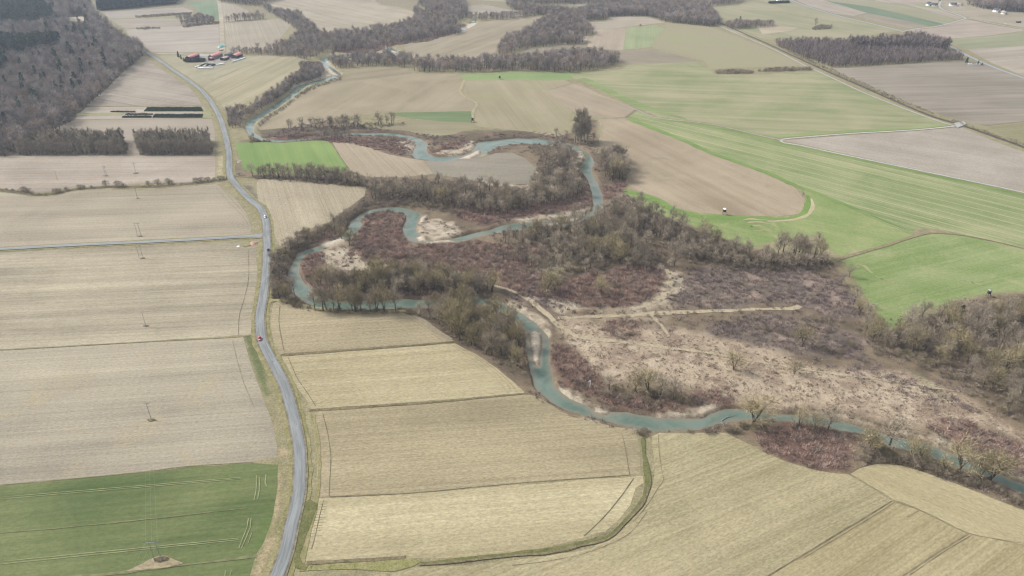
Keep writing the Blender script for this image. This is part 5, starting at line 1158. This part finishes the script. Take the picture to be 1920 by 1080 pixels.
# rows of film-wrapped bales
ic = bmesh.new(); bmesh.ops.create_cone(ic, cap_ends=True, segments=12, radius1=.75, radius2=.75, depth=1.3); bmesh.ops.bevel(ic, geom=[e for e in ic.edges if e.calc_length() > .4 and abs(e.verts[0].co.z-e.verts[1].co.z) < .01], offset=.15, segments=2)
BALE = bpy.data.meshes.new('bale'); ic.to_mesh(BALE); ic.free(); BALE.materials.append(M_FILM)
for (a, b, n, rows, lab, grp) in (((371,129),(398,128),17,3,'white wrapped bale in the front row before the farm','bales in the front row'),((407,122.5),(419.5,120.5),9,2,'white wrapped bale in the short row below the pale shed','bales in the short row'),((435,117),(458,110),18,2,'white wrapped bale in the slanting row right of the farm','bales in the slanting row'),((366,127),(371,125.5),4,3,'white wrapped bale left of the silage clamp','bales left of the clamp')):
    p, q = G(*a), G(*b)
    for i in range(n):
        for j in range(rows):
            w = p.lerp(q, i/(n-1))
            o = put('wrapped_bale', BALE, None, (w.x+random.uniform(-.2,.2), w.y+j*1.5, .75+.1)); o.rotation_euler = (math.pi/2,0,random.uniform(-.3,.3)); o.scale = (1.15,1.15,1.15)
            thing(o, lab, 'bale', grp)
# turquoise tarpaulin heap behind the farm
p = G(415,88); g = Geo()
V = [(-4.2,-9,0),(4.2,-9,0),(4.2,16,0),(-4.2,16,0),(-3.4,-8,1.6),(3.4,-8,1.6),(0,12,2.2),(0,-2,4.4),(0,6,4.0)]
g.add(V, [(0,1,5),(0,5,4),(4,5,7),(5,8,7),(7,8,4),(1,2,5),(5,2,8),(8,2,6),(3,0,4),(3,4,8),(3,8,6),(2,3,6)])
tp = thing(put('tarpaulin_heap', g.mesh('tarpaulin_heap', [flat('turquoise_sheet', A(150,206,196), .5, .3, .1, .4)]), None, p), 'pointed heap under turquoise tarpaulin behind the farm', 'heap')
p = G(415,95); g = Geo()
for k in range(3): boxgeo(g, -2.6,2.6,k*3.4-4,k*3.4-2,0,1.4-.2*k)
thing(put('timber_stack', g.mesh('timber_stack', [flat('timber', A(168,160,140), .9, .1, .2, .6)]), None, p), 'stack of pale timber below the turquoise heap', 'timber')
# trees and hedge round the farm
for px, py, h, kd, lab in ((335,108,10,'conifer','tall dark tree at the left end of the farm'),(340,111,7,'conifer','lower dark tree beside the tall one left of the farm'),(345,115,6,'conifer','small dark tree at the corner of the farm hedge')):
    q = G(px, py); plant(kd, q.x, q.y, h, lab, wide=1.3)
X, Y, r = scatter([(348,117),(373,116.5),(384,116),(384,114),(372,113.5),(350,113.5)], 2.4, .95, 300)
mass('hedge', np.stack([X,Y,r.uniform(4,6,len(X))],1), 'shrub', [M_BARK, veg_mat('hedge_dark', A(70,78,72), A(92,96,88), None, 0)], 'dark evergreen hedge before the left red barn', 'hedge')
# village houses at the upper right
HS = dict(windows=2, doors=1, chimney=True)
gable('house', 'white gabled house with slate roof, left of the lane', 'house', (1741,11), 9, 8, 4.8, 3.6, .25, M_WHITE, M_SLATE, **HS)
gable('house', 'long low white house in front of the first gabled house', 'house', (1751,11.5), 11, 9, 3.4, 3, 1.3, M_WHITE, M_SLATE, **HS)
gable('house', 'white house with dark broad roof right of the lane', 'house', (1786,11), 13, 10, 3.6, 3.2, 1.35, M_WHITE, M_SLATE, **HS)
gable('house', 'bright white bungalow next to the dark-roofed house', 'house', (1799,11), 11, 8, 3.6, 2.4, 1.2, M_WHITE, M_PINKR, **HS)
gable('house', 'white gabled house before the blue-grey forest', 'house', (1868,22.5), 12, 8.5, 4.6, 3.8, .35, M_WHITE, M_SLATE, **HS)
gable('house', 'small cream annex right of the gabled forest house', 'house', (1882,26.5), 9, 7.5, 3.8, 3, .5, flat('cream_wall', (.72,.68,.58), .9, .1), flat('cream_roof', A(206,196,186), .8, .2), **HS)
gable('field_shed', 'low dark shed alone in the far right field', 'shed', (1909,42.5), 8, 4, 2, 1, 1.5, M_DWALL, M_SLATE, 1)
gable('house', 'half-hidden building behind dark hedge at the top border', 'house', (1461,2), 12, 9, 4, 2.5, 1.5, M_WHITE, M_SLATE, **HS)
X, Y, r = scatter([(1441,5),(1478,4),(1480,6),(1442,7)], 2.2, .95, 310)
mass('hedge', np.stack([X,Y,r.uniform(3,5,len(X))],1), 'shrub', [M_BARK, M_CON], 'dark evergreen hedge before the building at the top border', 'hedge')
gable('hall', 'green-roofed hall in the forest belt at the top', 'hall', (1216,8), 14, 22, 5, 2, .1, M_CWALL, flat('green_roof', A(120,168,150), .7, .2, .08, .2), 1)
# little cemetery: wall round graves
p = G(1826,120.5); o = put('cemetery_wall', None, None, p); o.rotation_euler = (0,0,-.12); thing(o, 'dark low wall enclosing the little roadside cemetery', 'wall')
for k, b in enumerate([(-11,11,-6.3,-6,0,1.1),(-11,11,6,6.3,0,1.1),(-11.3,-11,-6.3,6.3,0,1.1),(11,11.3,-6.3,6.3,0,1.1)]): box('wall_side', b, M_CWALL, o)
sheet('gravel', [(1812,119),(1839,120.5),(1840,122.5),(1814,123)], M_CONC, L2, .2)
for k in range(8):
    q = p+Vector((-8+2.4*k, random.choice((-3,1,4)), 0)); g = Geo(); boxgeo(g, -.5,.5,-.12,.12,.1,1.4); boxgeo(g, -.6,.6,-2,-.12,.08,.4)
    thing(put('gravestone', g.mesh('gravestone', [M_WHITE]), None, q), 'pale gravestone inside the little walled cemetery', 'gravestone', 'gravestones in the cemetery')
# hunting stands
M_WOODD = flat('weathered_wood', A(84,76,68), .9, .1, .2, 2)
def stand(px, h, s, label, rm, rot=.15):
    o = put('hunting_stand', None, None, G(*px)); o.rotation_euler = (0,0,rot); thing(o, label, 'hunting stand')
    for a in (-1,1):
        for b in (-1,1):
            g = Geo(); V, F = tube([(a*s*.75,b*s*.75,0),(a*s*.5,b*s*.5,h)], [.12,.1], 5); g.add(V, F); put('leg', g.mesh('leg', [M_WOODD]), o)
    g = Geo()
    for x0,x1,y0,y1 in ((-s*.6,s*.6,-s*.6,-s*.54),(-s*.6,s*.6,s*.54,s*.6),(-s*.6,-s*.54,-s*.54,s*.54),(s*.54,s*.6,-s*.54,s*.54)): boxgeo(g, x0,x1,y0,y1,h,h+1.0); boxgeo(g, x0,x1,y0,y1,h+1.6,h+2.1)
    for a in (-1,1):
        for b in (-1,1): boxgeo(g, a*s*.56-.06,a*s*.56+.06,b*s*.56-.06,b*s*.56+.06,h+1.0,h+1.6)
    boxgeo(g, -s*.6,s*.6,-s*.6,s*.6,h-.15,h-.01)
    put('cabin', g.mesh('cabin', [M_WOODD]), o)
    g = Geo(); V = [(-s*.75,-s*.8,h+2.15),(s*.75,-s*.8,h+2.15),(s*.75,s*.8,h+2.5),(-s*.75,s*.8,h+2.5)]; V += [(x,y,z+.1) for x,y,z in V]
    Q = [(0,3,2,1),(4,5,6,7),(0,1,5,4),(1,2,6,5),(2,3,7,6),(3,0,4,7)]
    g.add(V, [t_ for q in Q for t_ in ((q[0],q[1],q[2]),(q[0],q[2],q[3]))]); put('roof', g.mesh('roof', [rm]), o)
    g = Geo()
    for y in (-.3,.3): V, F = tube([(s*2.0,y,0),(s*.6,y,h)], [.07,.07], 4); g.add(V, F)
    for k in range(7):
        t = (k+.5)/7; x = s*2.0+(s*.6-s*2.0)*t; V, F = tube([(x,-.3,h*t),(x,.3,h*t)], [.04,.04], 4); g.add(V, F)
    put('ladder', g.mesh('ladder', [M_WOODD]), o)
    return o
stand((1357.5,402.5), 3.0, 1.7, 'tall hunting stand with white roof on the border of tan field and meadow', M_WHITE)
stand((937,149), 2.4, 1.8, 'small dark hunting stand on the bright green strip', M_WOODD)
stand((886,229), 2.2, 1.8, 'dark hunting stand at the corner of the dark green strip', M_WOODD)
stand((1852,556), 2.6, 1.4, 'pale-roofed hunting stand among the right wood treetops', flat('zinc_roof', A(196,200,200), .5, .4, .05, 1))
# ------------------------------------------------------------------ power line
M_POLE = flat('pole_wood', A(180,180,178), .8, .2, .15, .8)
M_WIRE = flat('wire', A(170,172,168), .4, .5, .05, 1)
def pole(px, h, label, two=False, gap=2.6, m=None):
    o = put('utility_pole', None, None, G(*px)); o.rotation_euler = (0,0,.06); thing(o, label, 'utility pole', 'poles of the power line'); m = m or M_POLE
    for x in ((-gap/2, gap/2) if two else (0,)):
        g = Geo(); V, F = tube([(x*1.15,0,0),(x,0,h*.5),(x,0,h)], [.15,.13,.10], 7); g.add(V, F); put('post', g.mesh('post', [m]), o)
    w = gap/2+1.3 if two else 1.5
    box('crossarm', (-w,w,-.1,.1,h-.62,h-.42), m, o)
    for x in (-w+.15, 0, w-.15):
        g = Geo(); V, F = tube([(x,0,h-.42),(x,0,h-.2),(x,0,h+.02)], [.06,.09,.05], 6); g.add(V, F); put('insulator', g.mesh('insulator', [M_CONC]), o)
    o['h'] = h; o['w'] = w-.15
    return o
PL = [pole((297,1051), 11.5, 'double-post pole on the bare mound in the green field', True), pole((284,787), 11.5, 'single pole in the big stubble field below the dark furrow'), pole((273.5,611), 11, 'single pole in the stubble field just above the dark furrow'),
      pole((265,484), 11.5, 'double-post pole just below the side road', True), pole((261.5,442.5), 11.5, 'double-post pole just above the side road', True), pole((258,372), 10, 'slim single pole below the ditch shrubs'), pole((255,324.5), 10.5, 'slim pole in the upper tan field nearest the road')]
pole((199.5,330), 10.5, 'dark pole left of the slim one in the upper tan field', True, 1.2)
pole((108,337.5), 9.5, 'pale white pole farthest left in the upper tan field', False, 2.6, M_CONC)
for (a, b) in [(None, PL[0])]+list(zip(PL[:-1], PL[1:])):
    pb = b.location; pa = a.location if a else Vector((pb.x+6, pb.y-130, 0))
    ha = a['h'] if a else 11.5; wa = a['w'] if a else b['w']
    o = put('power_cables', None); thing(o, ('cables crossing from pole to pole: ' + b['label'])[:90].rsplit(' ', 0)[0], 'cables', 'cables of the power line')
    o['label'] = 'thin cables running up to the ' + b['label'].split(' in ')[0].split(' on ')[0].split(' just ')[0] + [' by the mound',' across the big stubble field',' above the furrow',' below the side road',' over the side road',' towards the ditch',' over the ditch'][PL.index(b)]
    for k in (-1,0,1):
        P = []
        for t in np.linspace(0,1,15):
            P.append((pa.x+(pb.x-pa.x)*t+k*(wa*(1-t)+b['w']*t), pa.y+(pb.y-pa.y)*t, ha*(1-t)+b['h']*t+.02-4*1.6*t*(1-t)))
        g = Geo(); V, F = tube(P, [.022]*15, 3); g.add(V, F); put('cable', g.mesh('cable', [M_WIRE]), o)
for o in PL:
    del o['h']; del o['w']
for o in list(bpy.data.objects):
    if o.name.startswith('utility_pole') and 'h' in o.keys(): del o['h']; del o['w']
# ------------------------------------------------------------------ bridge over the ditch
for px, a, lab in (((423.5,334),(0),'left pale guard rail of the small road bridge'),((439.5,331.5),(0),'right pale guard rail of the small road bridge')):
    o = put('guard_rail', None, None, G(*px)); o.rotation_euler = (0,0,math.radians(22)); thing(o, lab, 'guard rail')
    box('rail', (-.1,.1,-6,6,.75,1.1), M_CONC, o)
    for k in range(5): box('post', (-.08,.08,-5.8+2.9*k-.08,-5.8+2.9*k+.08,0,.75), M_CONC, o)
    box('kerb', (-.25,.25,-6.5,6.5,.02,.3), M_CONC, o)
# ------------------------------------------------------------------ cars
def car(px, head, paint_, label, z=.56):
    m = NT('car_paint_'+label.split()[0], .3, .5).out(paint_); m.node_tree.nodes['Principled BSDF'].inputs['Coat Weight'].default_value = .6
    p = G(*px); o = put('car', None, None, (p.x,p.y,z)); o.rotation_euler = (0,0,head); thing(o, label, 'car')
    sec = [(-2.1,.45,.78,.74),(-1.95,.35,.95,.84),(-1.0,.3,.98,.88),(.9,.3,.95,.88),(1.75,.32,.86,.82),(2.1,.42,.7,.7)]
    V = []; F = []
    for y,z0,z1,w in sec: V += [(-w,y,z0),(w,y,z0),(w*.96,y,z1),(-w*.96,y,z1)]
    for i in range(len(sec)-1):
        for j in range(4):
            a,b,c,d = i*4+j, i*4+(j+1)%4, (i+1)*4+(j+1)%4, (i+1)*4+j; F += [(a,c,b),(a,d,c)]
    F += [(0,1,2),(0,2,3),(20,22,21),(20,23,22)]
    g = Geo(); g.add(V, F); put('body', g.mesh('body', [m]), o)
    g = Geo(); V = [(-.8,-1.7,.95),(.8,-1.7,.95),(.84,.95,.94),(-.84,.95,.94),(-.62,-1.15,1.42),(.62,-1.15,1.42),(.62,.25,1.46),(-.62,.25,1.46)]
    Q = [(0,1,5,4),(1,2,6,5),(2,3,7,6),(3,0,4,7)]
    g.add(V, [t_ for q in Q for t_ in ((q[0],q[1],q[2]),(q[0],q[2],q[3]))]); put('windows', g.mesh('windows', [M_GLASS]), o)
    g = Geo(); boxgeo(g, -.63,.63,-1.17,.27,1.45,1.5); put('roof', g.mesh('roof', [m]), o)
    for x in (-.78,.78):
        for y in (-1.3,1.35):
            g = Geo(); V, F = tube([(x-.1,y,.32),(x+.1,y,.32)], [.32,.32], 10); g.add(V, F)
            n = len(V)//2; g.add([V[i] for i in range(n)]+[V[n+i] for i in range(n)], [(0,i+1,i) for i in range(1,n-1)]+[(n,n+i,n+i+1) for i in range(1,n-1)])
            put('wheel', g.mesh('wheel', [M_TYRE]), o)
        box('headlight', (x*.75-.14,x*.75+.14,2.08,2.14,.52,.66), M_FILM, o)
        box('tail_light', (x*.8-.1,x*.8+.1,-2.14,-2.08,.62,.8), M_RED, o)
    return o
M_TYRE = flat('tyre', (.02,.02,.02), .9, .1)
def hd(a, b):
    p, q = G(*a), G(*b); return math.atan2(q.y-p.y, q.x-p.x)-math.pi/2
car((497.3,408.5), hd((495,396),(499,420)), (.8,.8,.8), 'white car on the road just above the junction')
car((502.8,470.5), hd((500,480),(501,460)), (.03,.03,.04), 'black car on the road just below the junction')
car((487.3,637.5), hd((488,615),(491.5,640)), (.62,.03,.04), 'red car on the road beside the stubble fields')
o_ = car((1886,45), .8, (.8,.8,.8), 'white car parked beside the far lane', .12)
# rubble heap and small items by the junction
def heap(px, rx, ry, h, mat, label, name='rubble_heap', cat='heap'):
    r = np.random.default_rng(int(px[0])); g = Geo(); n = 18; V = [(0,0,h)]; F = []
    for k, t in enumerate((.35,.7,1.0)):
        for j in range(n):
            a = 6.283*j/n; q = t*r.uniform(.8,1.15); V.append((rx*q*math.cos(a), ry*q*math.sin(a), max(0,h*(1-t)*r.uniform(.6,1.3)) if t < 1 else -.05))
    for j in range(n): F.append((0,1+j,1+(j+1)%n))
    for k in range(2):
        for j in range(n):
            a,b = 1+k*n+j, 1+k*n+(j+1)%n; F += [(a,a+n,b+n),(a,b+n,b)]
    g.add(V, F); return thing(put(name, g.mesh(name, [mat]), None, G(*px)), label, cat)
heap((476,456.3), 3.6, 4.2, 1.5, flat('brick_rubble', A(206,174,156), .95, .05, .25, 1.2), 'pinkish rubble heap at the corner of the road junction')
heap((447,462), 1.4, 1.4, .7, M_FILM, 'small white heap in the stubble below the side road')
heap((449,303), 2.2, 4, 1.2, flat('stone_rubble', A(204,186,176), .95, .05, .3, 1.2), 'pale rubble heap between road and bright green field')
heap((1352,402.6), 1.2, 1.0, .4, M_DWALL, 'dark earth at the foot of the hunting stand') if False else None
g = Geo(); V, F = tube([(0,0,0),(0,0,5.2)], [.22,.2], 7); g.add(V, F); V, F = tube([(0,0,5.2),(-.9,.2,4.0)], [.12,.1], 5); g.add(V, F)
thing(put('marker_post', g.mesh('marker_post', [M_FILM]), None, G(1106,727)), 'white post standing in red scrub above the river', 'post')
sheet('grass', [(452,460),(466,453),(470,460),(458,464)], M_VERGE, L3, .6)
# fallen trunk in the river
g = Geo(); V, F = tube([(0,0,-1.5),(4,3,-1.3),(9,5,-1.1)], [.25,.2,.08], 5); g.add(V, F); V, F = tube([(4,3,-1.3),(7,6.5,-.9)], [.12,.05], 4); g.add(V, F)
thing(put('driftwood', g.mesh('driftwood', [M_BIRCH]), None, G(1352,786)), 'pale dead trunk lying in the river near the spreading willow', 'driftwood')
# ------------------------------------------------------------------ light, air, camera
SUN_EL, SUN_AZ = math.radians(42), math.radians(-72)       # light comes from the left and slightly ahead
sd = bpy.data.lights.new('sun', 'SUN'); sd.energy = 2.0; sd.angle = math.radians(10); sd.color = (1,.97,.925)
so = bpy.data.objects.new('sun', sd); COL.objects.link(so)
dv = Vector((math.sin(SUN_AZ)*math.cos(SUN_EL), math.cos(SUN_AZ)*math.cos(SUN_EL), math.sin(SUN_EL)))
so.rotation_euler = dv.to_track_quat('Z', 'Y').to_euler(); so.location = (0,0,400)
wd = bpy.data.worlds.new('World'); SC.world = wd; wd.use_nodes = True
nt = wd.node_tree; bg = nt.nodes['Background']
sky = nt.nodes.new('ShaderNodeTexSky'); sky.sky_type = 'NISHITA'; sky.sun_disc = False
sky.sun_elevation = SUN_EL; sky.sun_rotation = SUN_AZ; sky.air_density = 1.0; sky.dust_density = 3.0; sky.ozone_density = 1.0
hs = nt.nodes.new('ShaderNodeHueSaturation'); hs.inputs['Saturation'].default_value = .22        # high thin cloud: a pale sky
nt.links.new(sky.outputs[0], hs.inputs['Color']); nt.links.new(hs.outputs[0], bg.inputs['Color'])
bg.inputs['Strength'].default_value = .12
HAZE = True
if HAZE:
    g = Geo(); boxgeo(g, -31000,31000,-3100,31000,-5,262)
    hm = bpy.data.materials.new('haze'); hm.use_nodes = True; n_ = hm.node_tree.nodes; n_.remove(n_['Principled BSDF'])
    pv = n_.new('ShaderNodeVolumePrincipled'); pv.inputs['Color'].default_value = (.74,.85,1,1); pv.inputs['Density'].default_value = .00009; pv.inputs['Anisotropy'].default_value = .2
    hm.node_tree.links.new(pv.outputs[0], n_['Material Output'].inputs['Volume'])
    kind(put('haze', g.mesh('haze', [hm])), 'stuff', 'thin bluish haze over the whole valley', 'haze')
cd = bpy.data.cameras.new('camera'); cd.sensor_width = 36; cd.lens = 36*FPX/1920; cd.clip_start = 1; cd.clip_end = 60000
co = bpy.data.objects.new('camera', cd); COL.objects.link(co); co.location = (0,0,CAM_H); co.rotation_euler = (math.radians(90)-PITCH,0,0)
SC.camera = co
SC.view_settings.view_transform = 'Standard'; SC.view_settings.look = 'None'; SC.view_settings.exposure = .95; SC.view_settings.gamma = 1
cy = SC.cycles; cy.use_denoising = True; cy.sampling_pattern = 'BLUE_NOISE'; cy.denoising_prefilter = 'ACCURATE'; cy.filter_width = 1.15; cy.use_adaptive_sampling = False; cy.sample_clamp_indirect = 4; cy.max_bounces = 5; cy.diffuse_bounces = 3; cy.glossy_bounces = 2; cy.volume_bounces = 0; cy.transparent_max_bounces = 8
try: cy.denoiser = 'OPENIMAGEDENOISE'; cy.denoising_input_passes = 'RGB_ALBEDO_NORMAL'
except Exception: pass
